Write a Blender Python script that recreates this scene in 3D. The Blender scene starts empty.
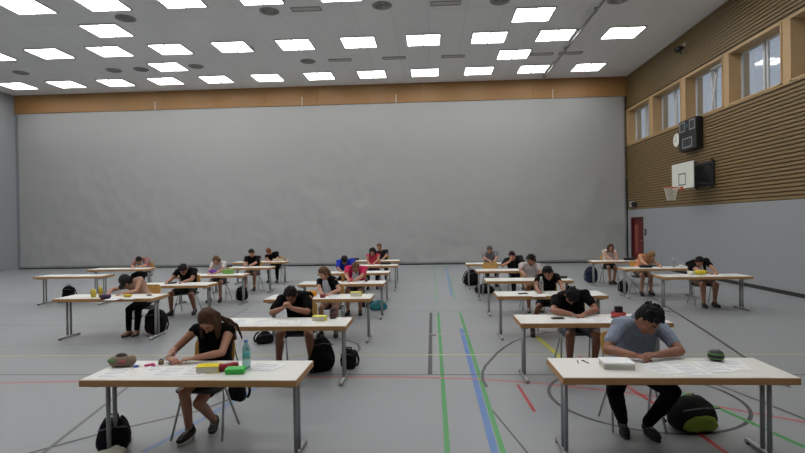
import bpy, bmesh, math, random
from mathutils import Vector, Matrix, noise, Quaternion
random.seed(7)
PI = math.pi
S = bpy.context.scene
COL = S.collection
V = Vector

# ------------------------------------------------------------------ materials
MATS = {}
def srgb(c):
    return tuple((x/255/12.92 if x/255 <= .04045 else ((x/255+.055)/1.055)**2.4) for x in c) + (1,)
def mat(name, rgb, rough=.6, metal=0, bump=0, bscale=40, vary=0, vscale=6, trans=0, spec=.5, emit=0, stretch=(1, 1, 1)):
    if name in MATS: return MATS[name]
    m = bpy.data.materials.new(name); m.use_nodes = True
    nt = m.node_tree; b = nt.nodes['Principled BSDF']
    c = srgb(rgb)
    b.inputs['Base Color'].default_value = c
    b.inputs['Roughness'].default_value = rough
    b.inputs['Metallic'].default_value = metal
    b.inputs['Specular IOR Level'].default_value = spec
    b.inputs['Transmission Weight'].default_value = trans
    if emit:
        b.inputs['Emission Color'].default_value = c; b.inputs['Emission Strength'].default_value = emit
    if vary or bump:
        tc = nt.nodes.new('ShaderNodeTexCoord'); mp = nt.nodes.new('ShaderNodeMapping')
        mp.inputs['Scale'].default_value = stretch
        nt.links.new(tc.outputs['Object'], mp.inputs['Vector'])
    if vary:
        n = nt.nodes.new('ShaderNodeTexNoise'); n.inputs['Scale'].default_value = vscale; n.inputs['Detail'].default_value = 4
        nt.links.new(mp.outputs['Vector'], n.inputs['Vector'])
        mx = nt.nodes.new('ShaderNodeMix'); mx.data_type = 'RGBA'
        mx.inputs[6].default_value = tuple(max(0, x*(1-vary)) for x in c[:3]) + (1,)
        mx.inputs[7].default_value = tuple(min(1, x*(1+vary)) for x in c[:3]) + (1,)
        nt.links.new(n.outputs['Fac'], mx.inputs[0]); nt.links.new(mx.outputs[2], b.inputs['Base Color'])
    if bump:
        n = nt.nodes.new('ShaderNodeTexNoise'); n.inputs['Scale'].default_value = bscale; n.inputs['Detail'].default_value = 3
        nt.links.new(mp.outputs['Vector'], n.inputs['Vector'])
        bp = nt.nodes.new('ShaderNodeBump'); bp.inputs['Strength'].default_value = bump; bp.inputs['Distance'].default_value = .02
        nt.links.new(n.outputs['Fac'], bp.inputs['Height']); nt.links.new(bp.outputs['Normal'], b.inputs['Normal'])
    MATS[name] = m
    return m

# ------------------------------------------------------------------ object helpers
def tag(o, label=None, cat=None, group=None, kind=None):
    if label: o['label'] = label
    if cat: o['category'] = cat
    if group: o['group'] = group
    if kind: o['kind'] = kind
    return o
def empty(name, loc=(0, 0, 0), rz=0, label=None, cat=None, group=None):
    o = bpy.data.objects.new(name, None); COL.objects.link(o)
    o.empty_display_size = .1
    o.location = loc; o.rotation_euler = (0, 0, rz)
    return tag(o, label, cat, group)
def link_mesh(name, me, mats, parent=None, smooth=False):
    for m in (mats if isinstance(mats, (list, tuple)) else [mats]): me.materials.append(m)
    if smooth:
        for p in me.polygons: p.use_smooth = True
    o = bpy.data.objects.new(name, me); COL.objects.link(o)
    if parent: o.parent = parent
    return o
def obj(name, bm, mats, parent=None, smooth=False, bevel=0):
    bmesh.ops.recalc_face_normals(bm, faces=bm.faces[:])
    me = bpy.data.meshes.new(name); bm.to_mesh(me); bm.free()
    o = link_mesh(name, me, mats, parent, smooth)
    if bevel:
        md = o.modifiers.new('bevel', 'BEVEL'); md.width = bevel; md.segments = 2; md.limit_method = 'ANGLE'
    return o
def NB(): return bmesh.new()
def copy_tree(o, parent=None):
    c = o.copy(); COL.objects.link(c); c.parent = parent
    for ch in list(o.children): copy_tree(ch, c)
    return c
def box(bm, c, s, M=None, mi=0):
    r = bmesh.ops.create_cube(bm, size=1)
    T = Matrix.Translation(V(c)) @ (M.to_4x4() if M else Matrix()) @ Matrix.Diagonal((s[0], s[1], s[2], 1))
    bmesh.ops.transform(bm, matrix=T, verts=r['verts'])
    for f in {f for v in r['verts'] for f in v.link_faces}: f.material_index = mi
def quad(bm, pts, mi=0):
    f = bm.faces.new([bm.verts.new(p) for p in pts]); f.material_index = mi; return f
def rings(bm, rs, close=True, mi=0):
    vs = [[bm.verts.new(p) for p in r] for r in rs]
    n = len(vs[0])
    for a, b in zip(vs, vs[1:]):
        for i in range(n):
            f = bm.faces.new((a[i], a[(i+1) % n], b[(i+1) % n], b[i])); f.material_index = mi
    if close:
        bm.faces.new(vs[0][::-1]).material_index = mi; bm.faces.new(vs[-1]).material_index = mi
def frame_of(d):
    d = V(d).normalized(); a = V((0, 0, 1)) if abs(d.z) < .9 else V((1, 0, 0))
    x = d.cross(a).normalized(); return x, d.cross(x).normalized(), d
def tube(bm, pts, r, n=8, mi=0):
    pts = [V(p) for p in pts]; rs = []
    x = None
    for i, p in enumerate(pts):
        d = (pts[min(i+1, len(pts)-1)]-pts[max(i-1, 0)]).normalized()
        if x is None: x, y, _ = frame_of(d)
        else:
            x = (x-d*x.dot(d)).normalized(); y = d.cross(x)
        rr = r[i] if isinstance(r, (list, tuple)) else r
        rs.append([p+x*math.cos(t*2*PI/n)*rr+y*math.sin(t*2*PI/n)*rr for t in range(n)])
    rings(bm, rs, True, mi)
def lathe(bm, prof, c=(0, 0, 0), n=16, mi=0, sx=1, sy=1):
    c = V(c)
    rings(bm, [[c+V((math.cos(t*2*PI/n)*r*sx, math.sin(t*2*PI/n)*r*sy, z)) for t in range(n)] for r, z in prof], True, mi)
def cone(bm, a, b, ra, rb, n=12):
    """round cone with hemispherical ends"""
    a, b = V(a), V(b); d = b-a
    if d.length < 1e-6: d = V((0, 0, 1e-4))
    x, y, z = frame_of(d); rs = []
    for k in (0, 1, 2, 3):
        t = -PI/2+.12+k*(PI/2-.12)/3; rs.append((a+z*math.sin(t)*ra, math.cos(t)*ra))
    for k in (1, 2, 3):
        t = k*(PI/2-.12)/3; 
        if k == 1: rs.append((b, rb))
        rs.append((b+z*math.sin(t)*rb, math.cos(t)*rb))
    rings(bm, [[c+x*math.cos(i*2*PI/n)*r+y*math.sin(i*2*PI/n)*r for i in range(n)] for c, r in rs])
def chain(bm, pts, rr, n=12):
    for i in range(len(pts)-1): cone(bm, pts[i], pts[i+1], rr[i], rr[i+1], n)
def ell(bm, c, R, rad, seg=20, rin=12):
    r = bmesh.ops.create_uvsphere(bm, u_segments=seg, v_segments=rin, radius=1)
    T = Matrix.Translation(V(c)) @ R.to_4x4() @ Matrix.Diagonal((rad[0], rad[1], rad[2], 1))
    bmesh.ops.transform(bm, matrix=T, verts=r['verts'])
def loft(bm, cs, rx, ry, side, n=20, p=2.3):
    """superellipse sections along cs, side = world direction of rx"""
    cs = [V(c) for c in cs]; side = V(side)
    rs = []
    for i, c in enumerate(cs):
        d = (cs[min(i+1, len(cs)-1)]-cs[max(i-1, 0)]).normalized()
        s = (side-d*side.dot(d)).normalized(); y = d.cross(s)
        ring = []
        for k in range(n):
            t = k*2*PI/n; ct, st = math.cos(t), math.sin(t)
            ring.append(c+s*rx[i]*math.copysign(abs(ct)**(2/p), ct)+y*ry[i]*math.copysign(abs(st)**(2/p), st))
        rs.append(ring)
    d0 = (cs[1]-cs[0]).normalized(); d1 = (cs[-1]-cs[-2]).normalized()
    def shrink(ring, c, f, off): return [c+(q-c)*f+off for q in ring]
    rs = [shrink(rs[0], cs[0], .6, -d0*min(rx[0], ry[0])*.35)]+rs+[shrink(rs[-1], cs[-1], .6, d1*min(rx[-1], ry[-1])*.35)]
    rings(bm, rs)
def remesh(bm, voxel, smooth=3, disp=0, dscale=12, dstretch=(1, 1, 1), adapt=0):
    bmesh.ops.recalc_face_normals(bm, faces=bm.faces[:])
    me = bpy.data.meshes.new('tmp'); bm.to_mesh(me); bm.free()
    o = bpy.data.objects.new('tmp', me); COL.objects.link(o)
    md = o.modifiers.new('r', 'REMESH'); md.mode = 'VOXEL'; md.voxel_size = voxel; md.use_smooth_shade = True
    if smooth:
        s = o.modifiers.new('s', 'SMOOTH'); s.factor = .5; s.iterations = smooth
    dg = bpy.context.evaluated_depsgraph_get()
    out = bpy.data.meshes.new_from_object(o.evaluated_get(dg))
    bpy.data.objects.remove(o); bpy.data.meshes.remove(me)
    if disp:
        out.update()
        co = [v.co.copy() for v in out.vertices]; nn = [v.normal.copy() for v in out.vertices]
        for v, c, nm in zip(out.vertices, co, nn):
            q = V((c.x*dstretch[0], c.y*dstretch[1], c.z*dstretch[2]))*dscale
            v.co = c+nm*disp*(noise.noise(q)+.5*noise.noise(q*2.1+V((3, 1, 7))))
    out.update()
    return out

# ------------------------------------------------------------------ common materials
M_white = mat('white_laminate', (226, 226, 222), .35, vary=.02)
M_beech = mat('beech_edge', (176, 132, 84), .5, vary=.12, vscale=5, stretch=(1, 8, 14))
M_beechb = mat('beech_plywood', (206, 160, 88), .45, vary=.12, vscale=5, stretch=(2, 10, 10))
M_chrome = mat('brushed_metal', (170, 171, 173), .3, .5)
M_tubeg = mat('grey_metal_tube', (150, 152, 155), .4, .35)
M_blackp = mat('black_plastic', (22, 22, 24), .45)
M_black = mat('black_fabric', (13, 13, 15), .9, bump=.4, bscale=120)
M_navy = mat('navy_fabric', (30, 36, 54), .9, bump=.4, bscale=120)
M_paper = mat('white_paper', (235, 236, 238), .8)
M_print = mat('printed_grey_lines', (158, 160, 166), .8)
M_pad = mat('dark_seat', (34, 32, 34), .6)

# ------------------------------------------------------------------ setting
XW, YW, ZC, ZB, XL, YB = 8.94, 24.15, 8.49, 7.6, -20.3, -3.0
def struct(o): o['kind'] = 'structure'; return o

def floor_material():
    m = bpy.data.materials.new('grey_sports_floor'); m.use_nodes = True
    nt = m.node_tree; b = nt.nodes['Principled BSDF']
    tc = nt.nodes.new('ShaderNodeTexCoord')
    n1 = nt.nodes.new('ShaderNodeTexNoise'); n1.inputs['Scale'].default_value = 1.2; n1.inputs['Detail'].default_value = 6
    n2 = nt.nodes.new('ShaderNodeTexNoise'); n2.inputs['Scale'].default_value = 300
    nt.links.new(tc.outputs['Object'], n1.inputs['Vector']); nt.links.new(tc.outputs['Object'], n2.inputs['Vector'])
    mx = nt.nodes.new('ShaderNodeMix'); mx.data_type = 'RGBA'
    mx.inputs[6].default_value = srgb((137, 140, 144)); mx.inputs[7].default_value = srgb((148, 151, 155))
    nt.links.new(n1.outputs['Fac'], mx.inputs[0]); nt.links.new(mx.outputs[2], b.inputs['Base Color'])
    rr = nt.nodes.new('ShaderNodeMapRange'); rr.inputs[3].default_value = .34; rr.inputs[4].default_value = .46
    nt.links.new(n1.outputs['Fac'], rr.inputs[0]); nt.links.new(rr.outputs[0], b.inputs['Roughness'])
    bp = nt.nodes.new('ShaderNodeBump'); bp.inputs['Strength'].default_value = .05; bp.inputs['Distance'].default_value = .002
    nt.links.new(n2.outputs['Fac'], bp.inputs['Height']); nt.links.new(bp.outputs['Normal'], b.inputs['Normal'])
    b.inputs['Specular IOR Level'].default_value = .4
    return m
def build_floor():
    lm = [floor_material()]
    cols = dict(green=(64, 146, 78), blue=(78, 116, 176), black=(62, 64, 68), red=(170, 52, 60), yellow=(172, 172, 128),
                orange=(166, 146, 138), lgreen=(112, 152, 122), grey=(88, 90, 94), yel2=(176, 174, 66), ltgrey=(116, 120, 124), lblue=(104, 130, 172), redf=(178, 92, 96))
    idx = {}
    for k, c in cols.items(): idx[k] = len(lm); lm.append(mat('floor_line_'+k, c, .4))
    bm = NB(); box(bm, ((XL+XW)/2, (YB+YW)/2, -.1), (XW-XL+1, YW-YB+1, .2))
    lev = [0]
    def strip(pts, w, c):
        lev[0] += 1; z = .0008+.00006*lev[0]
        pts = [V((p[0], p[1], 0)) for p in pts]; L = []; R = []
        for i, p in enumerate(pts):
            d = (pts[min(i+1, len(pts)-1)]-pts[max(i-1, 0)]).normalized(); nrm = V((-d.y, d.x, 0))*w/2
            L.append(bm.verts.new(p+nrm+V((0, 0, z)))); R.append(bm.verts.new(p-nrm+V((0, 0, z))))
        for i in range(len(pts)-1):
            f = bm.faces.new((R[i], R[i+1], L[i+1], L[i])); f.material_index = idx[c]
    def arc(cx, cy, r, a0, a1, w, c, n=40):
        strip([(cx+r*math.cos(math.radians(a0+(a1-a0)*k/n)), cy+r*math.sin(math.radians(a0+(a1-a0)*k/n))) for k in range(n+1)], w, c)
    # the long lines running down the hall
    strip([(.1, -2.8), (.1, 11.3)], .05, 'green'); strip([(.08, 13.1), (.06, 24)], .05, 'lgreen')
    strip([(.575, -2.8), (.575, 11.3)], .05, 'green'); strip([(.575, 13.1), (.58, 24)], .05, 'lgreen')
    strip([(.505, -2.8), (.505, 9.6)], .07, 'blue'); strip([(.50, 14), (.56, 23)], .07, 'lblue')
    strip([(-.06, 6.7), (-.06, 11.3)], .06, 'black')
    # cross lines
    strip([(-9, 6.68), (XW, 6.72)], .04, 'grey')
    strip([(XL, 11.45), (XW, 11.45)], .04, 'ltgrey'); strip([(XL, 12.95), (XW, 12.95)], .04, 'ltgrey')
    strip([(XL, 7.68), (XW, 7.72)], .05, 'yellow'); strip([(-4, 9.14), (4, 9.14)], .05, 'orange')
    strip([(XL, 17.6), (XW, 17.6)], .04, 'ltgrey')
    # red line turning gently to the right
    strip([(-7, 6.2), (-3, 6.53), (-1, 6.6), (-.06, 6.58), (.63, 6.5), (1.2, 6.36), (1.71, 6.19), (2.32, 5.95), (2.8, 5.68), (3.5, 5.2), (4.1, 4.6)], .045, 'redf')
    strip([(1.0, 6.3), (1.03, 5.4)], .035, 'red')
    # dark court circles
    strip([(.62, 6.2), (.60, 6.5), (.63, 6.82), (.7, 7.12), (.82, 7.45), (.95, 7.82), (1.11, 8.18), (1.29, 8.52), (1.5, 8.82), (1.75, 9.06), (2.1, 9.27), (2.5, 9.36)], .04, 'black'); arc(2.3, 5.86, 1.0, 0, 360, .04, 'black', 64)
    strip([(.6, 5.42), (.64, 5.2), (.69, 4.93), (.78, 4.44), (.92, 4.0), (1.2, 3.4), (1.7, 2.8)], .02, 'black')
    strip([(1.72, 9.3), (1.83, 7.4)], .075, 'yel2')
    strip([(2.35, 7.4), (2.95, 5.5), (3.3, 4.0)], .05, 'green'); strip([(2.1, 7.6), (2.4, 5.2), (2.5, 3.2)], .05, 'red')
    # left court
    strip([(-4.9, 2.8), (-3.2, 4.78), (-2.5, 5.4), (-2.12, 6.2), (-2.0, 7.2)], .04, 'black')
    strip([(-2.75, 4.0), (-2.52, 4.53), (-2.34, 5.35), (-2.2, 6.0), (-2.0, 7.2)], .06, 'lblue')
    strip([(-3.3, 3.5), (-4.01, 7.32), (-4.3, 9.0), (-4.4, 12)], .04, 'grey')
    strip([(-8.2, 8.2), (-4.95, 8.55), (-3.4, 8.9)], .03, 'ltgrey')
    strip([(-3.0, 9.15), (-2.5, 9.12), (-1.99, 9.0), (-1.52, 8.74), (-1.26, 8.42), (-1.17, 8.07), (-1.2, 7.75)], .04, 'black'); arc(-1.9, 20.3, 1.05, -60, 95, .04, 'ltgrey')
    strip([(6.9, 19), (5.75, 14.7), (4.76, 9.4), (4.1, 6.2)], .045, 'black'); strip([(3.9, 11.5), (3.2, 8.3), (3.3, 6.5), (3.9, 4)], .04, 'grey')
    strip([(-12, 10.4), (-5.6, 9.9), (-3.6, 10.4)], .04, 'ltgrey'); strip([(-9, 14.5), (-3, 14.5)], .04, 'ltgrey')
    # socket cover
    box(bm, (.0, 9.05, .0012), (.07, .1, .002), None, idx['black'])
    o = obj('floor', bm, lm); struct(o)
build_floor()

# ceiling with panel joints
def ceiling_material():
    m = bpy.data.materials.new('ceiling_panels'); m.use_nodes = True
    nt = m.node_tree; b = nt.nodes['Principled BSDF']; b.inputs['Roughness'].default_value = .85
    tc = nt.nodes.new('ShaderNodeTexCoord'); br = nt.nodes.new('ShaderNodeTexBrick')
    mp = nt.nodes.new('ShaderNodeMapping'); mp.inputs['Rotation'].default_value = (0, 0, PI/2)
    nt.links.new(tc.outputs['Object'], mp.inputs['Vector'])
    br.offset = 0; br.inputs['Scale'].default_value = 1; br.inputs['Brick Width'].default_value = 3.97; br.inputs['Row Height'].default_value = 1.1545
    br.inputs['Mortar Size'].default_value = .008
    br.inputs['Color1'].default_value = srgb((236, 235, 234)); br.inputs['Color2'].default_value = srgb((232, 231, 230)); br.inputs['Mortar'].default_value = srgb((212, 212, 212))
    nt.links.new(mp.outputs['Vector'], br.inputs['Vector']); nt.links.new(br.outputs['Color'], b.inputs['Base Color'])
    return m
bm = NB(); box(bm, ((XL+XW)/2, (YB+YW)/2, ZC+.1), (XW-XL+1, YW-YB+1, .2))
struct(obj('ceiling', bm, ceiling_material()))

M_wallg = mat('light_grey_wall', (150, 153, 157), .7, vary=.03, vscale=2)
M_frame = mat('light_wood_reveal', (186, 155, 112), .5, vary=.1, vscale=3, stretch=(1, 1, 6))
M_slat = mat('brown_wood_slats', (128, 106, 70), .55, vary=.15, vscale=3, stretch=(1, .6, 12))
M_slatback = mat('dark_wood_backing', (84, 67, 46), .8)
M_frame = mat('light_wood_reveal', (208, 164, 108), .5, vary=.1, vscale=3, stretch=(1, 1, 6))
M_pvc = mat('white_window_frame', (205, 206, 206), .4)
M_dark = mat('dark_rubber', (40, 40, 42), .7)
# left and back walls
bm = NB(); box(bm, (XL-.1, (YB+YW)/2, ZC/2), (.2, YW-YB, ZC)); struct(obj('wall_left', bm, M_wallg))
bm = NB(); box(bm, ((XL+XW)/2, YB-.1, ZC/2), (XW-XL+.4, .2, ZC)); struct(obj('wall_back', bm, M_wallg))
bm = NB(); box(bm, ((XL+XW)/2, YW+.45, ZC/2), (XW-XL+1, .2, ZC)); struct(obj('wall_front', bm, M_wallg))
# right wall: windows recessed in a slatted timber upper wall
WZ0, WZ1 = 5.36, 6.9
wins = [(24.0-2.66*k, 21.68-2.66*k) for k in range(10)]        # y far, y near
DR = (22.45, 23.72, 2.05)
bm = NB()
def wbox(y0, y1, z0, z1, x0=XW, x1=XW+.3, mi=0): box(bm, ((x0+x1)/2, (y0+y1)/2, (z0+z1)/2), (x1-x0, y1-y0, z1-z0), None, mi)
wbox(YB, DR[0], 0, 2.4); wbox(DR[1], YW+.4, 0, 2.4); wbox(DR[0], DR[1], DR[2], 2.4)
x0 = XW+.03
wbox(YB, YW+.4, 2.4, WZ0, x0, XW+.3, 1); wbox(YB, YW+.4, WZ1, ZC, x0, XW+.3, 1)
prev = YW+.4
for a, b in wins:
    wbox(a, prev, WZ0, WZ1, XW+.0, XW+.6, 3); prev = b
wbox(wins[-1][1]-.2, YW+.35, WZ1, WZ1+.07, XW, x0+.02, 3); wbox(wins[-1][1]-.2, YW+.35, WZ0-.07, WZ0, XW, x0+.02, 3)
wbox(YB, prev, WZ0, WZ1, x0, XW+.3, 1)
z = 2.42; pitch = .105
while z < ZC-.03:
    h = .07
    if z+h > WZ0-.04 and z < WZ1+.04:
        wbox(YB, wins[-1][1]-.2, z, z+h, XW, x0+.01, 2)
    else: wbox(YB, YW+.35, z, z+h, XW, x0+.01, 2)
    z += pitch
struct(obj('wall_right', bm, [M_wallg, M_slatback, M_slat, M_frame]))
M_glass = mat('window_glass', (214, 222, 230), .03, trans=.95, spec=.5)
for k, (a, b) in enumerate(wins):
    w = empty('window_%d' % (k+1), (XW, (a+b)/2, WZ0)); struct(w)
    hw = (a-b)/2; H = WZ1-WZ0
    bm = NB(); D = .46; t = .05
    box(bm, (D/2-.02, 0, .0), (D, 2*hw+.1, t)); box(bm, (D/2-.02, 0, H), (D, 2*hw+.1, t))
    for s in (-1, 1): box(bm, (D/2-.02, s*hw, H/2), (D, t, H+t))
    obj('window_reveal', bm, M_frame, w)
    bm = NB(); X = .36; f = .08
    for (y, ww) in ((-hw*.5-.01, hw*.96), (hw*.5+.01, hw*.96)):
        for s in (-1, 1): box(bm, (X, y+s*(ww/2-f/2), H/2), (.06, f, H-.06))
        for zz in (.06, H-.06): box(bm, (X, y, zz), (.055, ww, f))
    obj('window_frame', bm, M_pvc, w, bevel=.006)
    bm = NB(); box(bm, (X, 0, H/2), (.012, 2*hw-.1, H-.14)); obj('pane', bm, M_glass, w)
    if k == 2:      # tilted-open casement
        bm = NB()
        R = Matrix.Rotation(math.radians(8), 3, 'Y')
        for s in (-1, 1): box(bm, (.27, -hw*.5+s*.38, H/2), (.045, .07, H-.12), R)
        box(bm, (.27-.09, -hw*.5, H-.1), (.045, .83, .07), R); box(bm, (.27+.09, -hw*.5, .12), (.045, .83, .07), R)
        obj('open_casement', bm, M_pvc, w)
# skirting
bm = NB(); box(bm, (XW-.01, (YB+DR[0])/2, .05), (.02, DR[0]-YB, .1)); struct(obj('baseboard_right', bm, M_dark))
# door
d = empty('door_1', (XW, (DR[0]+DR[1])/2, 0)); struct(d)
M_red = mat('dark_red_door', (104, 34, 34), .5, vary=.05); M_redf = mat('red_door_frame', (80, 26, 28), .5)
w = DR[1]-DR[0]
bm = NB(); box(bm, (.1, 0, DR[2]/2), (.05, w-.1, DR[2]-.04)); obj('door_panel', bm, M_red, d)
bm = NB()
for s in (-1, 1): box(bm, (.04, s*(w/2-.02), DR[2]/2), (.14, .07, DR[2]))
box(bm, (.04, 0, DR[2]-.02), (.14, w, .07)); obj('door_frame', bm, M_redf, d)
bm = NB(); box(bm, (.06, .32, 1.1), (.03, .05, 1.25)); box(bm, (.06, .12, 1.1), (.03, .02, 1.25)); obj('door_bar', bm, mat('pale_red_bar', (168, 96, 90), .5), d)
bm = NB(); tube(bm, [(.07, -w/2+.17, 1.05), (.02, -w/2+.17, 1.05), (.02, -w/2+.3, 1.05)], .012); obj('door_handle', bm, M_chrome, d)

# timber beam over the curtain
M_beam = mat('beam_veneer', (152, 112, 66), .5, vary=.25, vscale=1.1, stretch=(.35, 1, 1.4))
bm = NB()
x = XL
while x < XW:
    x1 = min(x+2.5, XW); box(bm, ((x+x1)/2, YW+.12, (ZB+ZC)/2), (x1-x-.006, .3, ZC-ZB)); x = x1
struct(obj('trim_1', bm, M_beam))

# divider curtain
def curtain_material():
    m = bpy.data.materials.new('grey_vinyl_curtain'); m.use_nodes = True
    nt = m.node_tree; b = nt.nodes['Principled BSDF']; b.inputs['Roughness'].default_value = .55
    tc = nt.nodes.new('ShaderNodeTexCoord')
    n = nt.nodes.new('ShaderNodeTexNoise'); n.inputs['Scale'].default_value = 2.2; n.inputs['Detail'].default_value = 5; n.inputs['Distortion'].default_value = .8
    w = nt.nodes.new('ShaderNodeTexWave'); w.inputs['Scale'].default_value = .55; w.inputs['Distortion'].default_value = 9; w.inputs['Detail'].default_value = 4
    w.bands_direction = 'DIAGONAL'
    for q in (n, w): nt.links.new(tc.outputs['Object'], q.inputs['Vector'])
    ad = nt.nodes.new('ShaderNodeMath'); ad.operation = 'MULTIPLY_ADD'; ad.inputs[1].default_value = .18
    nt.links.new(w.outputs['Fac'], ad.inputs[0]); nt.links.new(n.outputs['Fac'], ad.inputs[2])
    bp = nt.nodes.new('ShaderNodeBump'); bp.inputs['Strength'].default_value = .22; bp.inputs['Distance'].default_value = .04
    nt.links.new(ad.outputs[0], bp.inputs['Height']); nt.links.new(bp.outputs['Normal'], b.inputs['Normal'])
    b.inputs['Base Color'].default_value = srgb((164, 165, 165))
    return m
cu = empty('divider_curtain', ((XL+XW)/2, YW+.02, 0), 0, 'huge plain grey vinyl hall divider curtain hanging below the timber beam', 'curtain')
bm = NB(); nx, nz = 240, 60; W = XW-XL-.12
g = []
for j in range(nz+1):
    row = []
    for i in range(nx+1):
        x = (i/nx-.5)*W; z = .05+j/nz*(ZB-.0)
        q = V((x*.6, z*.5, 0)); k = 1-j/nz
        row.append(bm.verts.new((x, (.035*noise.noise(q*1.5)+.02*noise.noise(q*4))*(.3+k)-.03*k**6, z)))
    g.append(row)
for j in range(nz):
    for i in range(nx): bm.faces.new((g[j][i], g[j][i+1], g[j+1][i+1], g[j+1][i]))
o = obj('curtain_sheet', bm, curtain_material(), cu, True)
md = o.modifiers.new('s', 'SOLIDIFY'); md.thickness = .01; md.offset = 1
bm = NB(); box(bm, (0, .0, .03), (W, .05, .06)); obj('bottom_hem', bm, M_dark, cu)
bm = NB(); box(bm, (W/2+.02, .0, 1.9), (.05, .08, 3.8)); obj('edge_seal', bm, M_dark, cu)
M_strap = mat('pale_strap', (216, 206, 190), .6)
sp = None
for x, w in ((-13.2, 'left end'), (-6.05, 'left half'), (-1.6, 'middle'), (5.62, 'right end')):
    bm = NB(); box(bm, (0, 0, .2), (.035, .012, .4)); box(bm, (0, -.005, .4), (.06, .03, .03))
    o = obj('lifting_strap', bm, M_strap); o.location = (x, YW-.045, ZB-.04)
    tag(o, 'short pale lifting strap on the %s of the timber beam' % w, 'strap', 'curtain lifting straps')

# ------------------------------------------------------------------ ceiling lamps
M_emit = mat('lamp_diffuser', (255, 254, 250), .5, emit=LAMP if 'LAMP' in globals() else 6.2)
M_lframe = mat('lamp_frame', (200, 200, 200), .4)
lamp0 = empty('ceiling_lamp', (0, 0, ZC))
bm = NB(); W_, L_ = 1.2, 1.09
for s in (-1, 1):
    box(bm, (s*W_/2, 0, -.02), (.035, L_, .04)); box(bm, (0, s*L_/2, -.02), (W_+.035, .035, .04))
box(bm, (0, 0, -.03), (.04, L_, .05)); box(bm, (0, 0, -.004), (W_, L_, .006))
obj('lamp_frame', bm, M_lframe, lamp0)
for s in (-1, 1):
    bm = NB(); box(bm, (s*W_/4, 0, -.02), (W_/2-.055, L_-.04, .012)); obj('diffuser', bm, M_emit, lamp0)
rows = [(22.43, 'the row nearest the beam'), (18.43, 'the second row from the beam'), (14.43, 'the third row from the beam'), (10.43, 'the fourth row from the beam'), (6.43, 'the fifth row from the beam'), (2.43, 'the sixth row from the beam')]
ordn = ['first', 'second', 'third', 'fourth', 'fifth', 'sixth', 'seventh', 'eighth', 'ninth', 'tenth', 'eleventh', 'twelfth']
first = True
def put_lamp(x, y, label, group):
    global first
    o = lamp0 if first else copy_tree(lamp0); first = False
    o.location = (x, y, ZC); tag(o, label, 'ceiling lamp', group)
for y, rn in rows:
    for k in range(-2, 10):
        put_lamp(-14.07+2.31*k, y, 'square white ceiling lamp, %s from the right in %s' % (ordn[9-k], rn), 'ceiling lamps')
for x, y, l in ((-10.6, 20.45, 'between the first two rows at left'), (-10.6, 16.48, 'between second and third rows at left'),
                (3.27, 20.38, 'between the first two rows at right'), (3.27, 16.52, 'between second and third rows at right')):
    put_lamp(x, y, 'extra square ceiling lamp '+l, 'extra ceiling lamps between the rows')
# round air vents and flat grilles
M_vent = mat('vent_metal', (158, 156, 152), .5, .3); M_ventd = mat('vent_gap', (104, 103, 102), .8)
v0 = empty('air_vent', (0, 0, 0))
bm = NB(); lathe(bm, [(.3, 0), (.3, -.02), (.26, -.035), (.24, -.02), (.24, 0)], n=24); obj('outer_ring', bm, M_vent, v0, True)
bm = NB()
for r in (.21, .13, .06): lathe(bm, [(r+.02, -.005), (r+.02, -.045), (r, -.05), (r-.02, -.03), (r-.02, -.005)], n=20)
obj('inner_rings', bm, M_vent, v0, True)
bm = NB(); lathe(bm, [(.24, -.002), (.24, -.01)], n=24); obj('dark_opening', bm, M_ventd, v0)
vents = [(-9.43, 15.6), (-13.06, 20.7), (-11.9, 20.7), (-9.5, 20.55), (-4.85, 15.5), (-4.85, 20.4), (-1.4, 15.42), (2.1, 15.42), (5.6, 15.7), (-17, 20.6)]
for i, (x, y) in enumerate(vents):
    o = v0 if i == 0 else copy_tree(v0); o.location = (x, y, ZC)
    far = 'far' if y > 18 else 'near'
    rank = sorted(q[0] for q in vents if (q[1] > 18) == (y > 18)).index(x)
    tag(o, 'round grey ceiling air vent, %s from the left in the %s line' % (ordn[rank], far), 'vent', 'round ceiling vents')
gr0 = empty('ceiling_grille', (0, 0, 0))
bm = NB(); 
for s in (-1, 1): box(bm, (0, s*.13, -.012), (.9, .03, .024)); box(bm, (s*.44, 0, -.012), (.03, .26, .024))
obj('grille_frame', bm, M_vent, gr0)
bm = NB()
for k in range(5): box(bm, (0, -.09+k*.045, -.008), (.86, .014, .014))
box(bm, (0, 0, -.002), (.86, .25, .003)); obj('slats', bm, mat('grille_grey', (214, 212, 210), .5), gr0)
gl = [(-3.55, 20.37), (-1.4, 20.35), (.92, 20.4), (4.36, 20.5), (5.48, 20.5), (-3.7, 15.45), (.5, 15.44), (-6.9, 18.6)]
for i, (x, y) in enumerate(gl):
    o = gr0 if i == 0 else copy_tree(gr0); o.location = (x, y, ZC)
    far = 'far' if y > 18 else 'near'
    rank = sorted(q[0] for q in gl if (q[1] > 18) == (y > 18)).index(x)
    tag(o, 'flat grey rectangular ceiling grille, %s from the left in the %s line' % (ordn[rank], far), 'grille', 'flat ceiling grilles')
# track along the ceiling
tr = empty('ceiling_track', (5.12, 18, ZC), 0, 'thin metal track with small clamps running along the ceiling at right', 'track')
bm = NB(); box(bm, (0, 0, -.1), (.05, 12, .05)); obj('rail', bm, mat('track_grey', (150, 150, 150), .4, .4), tr)
for k in range(7):
    bm = NB(); box(bm, (0, -5.4+k*1.8, -.05), (.1, .07, .1)); tube(bm, [(0, -5.4+k*1.8, -.16), (0, -5.4+k*1.8, -.11)], .03); obj('clamp', bm, M_vent, tr)

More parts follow.
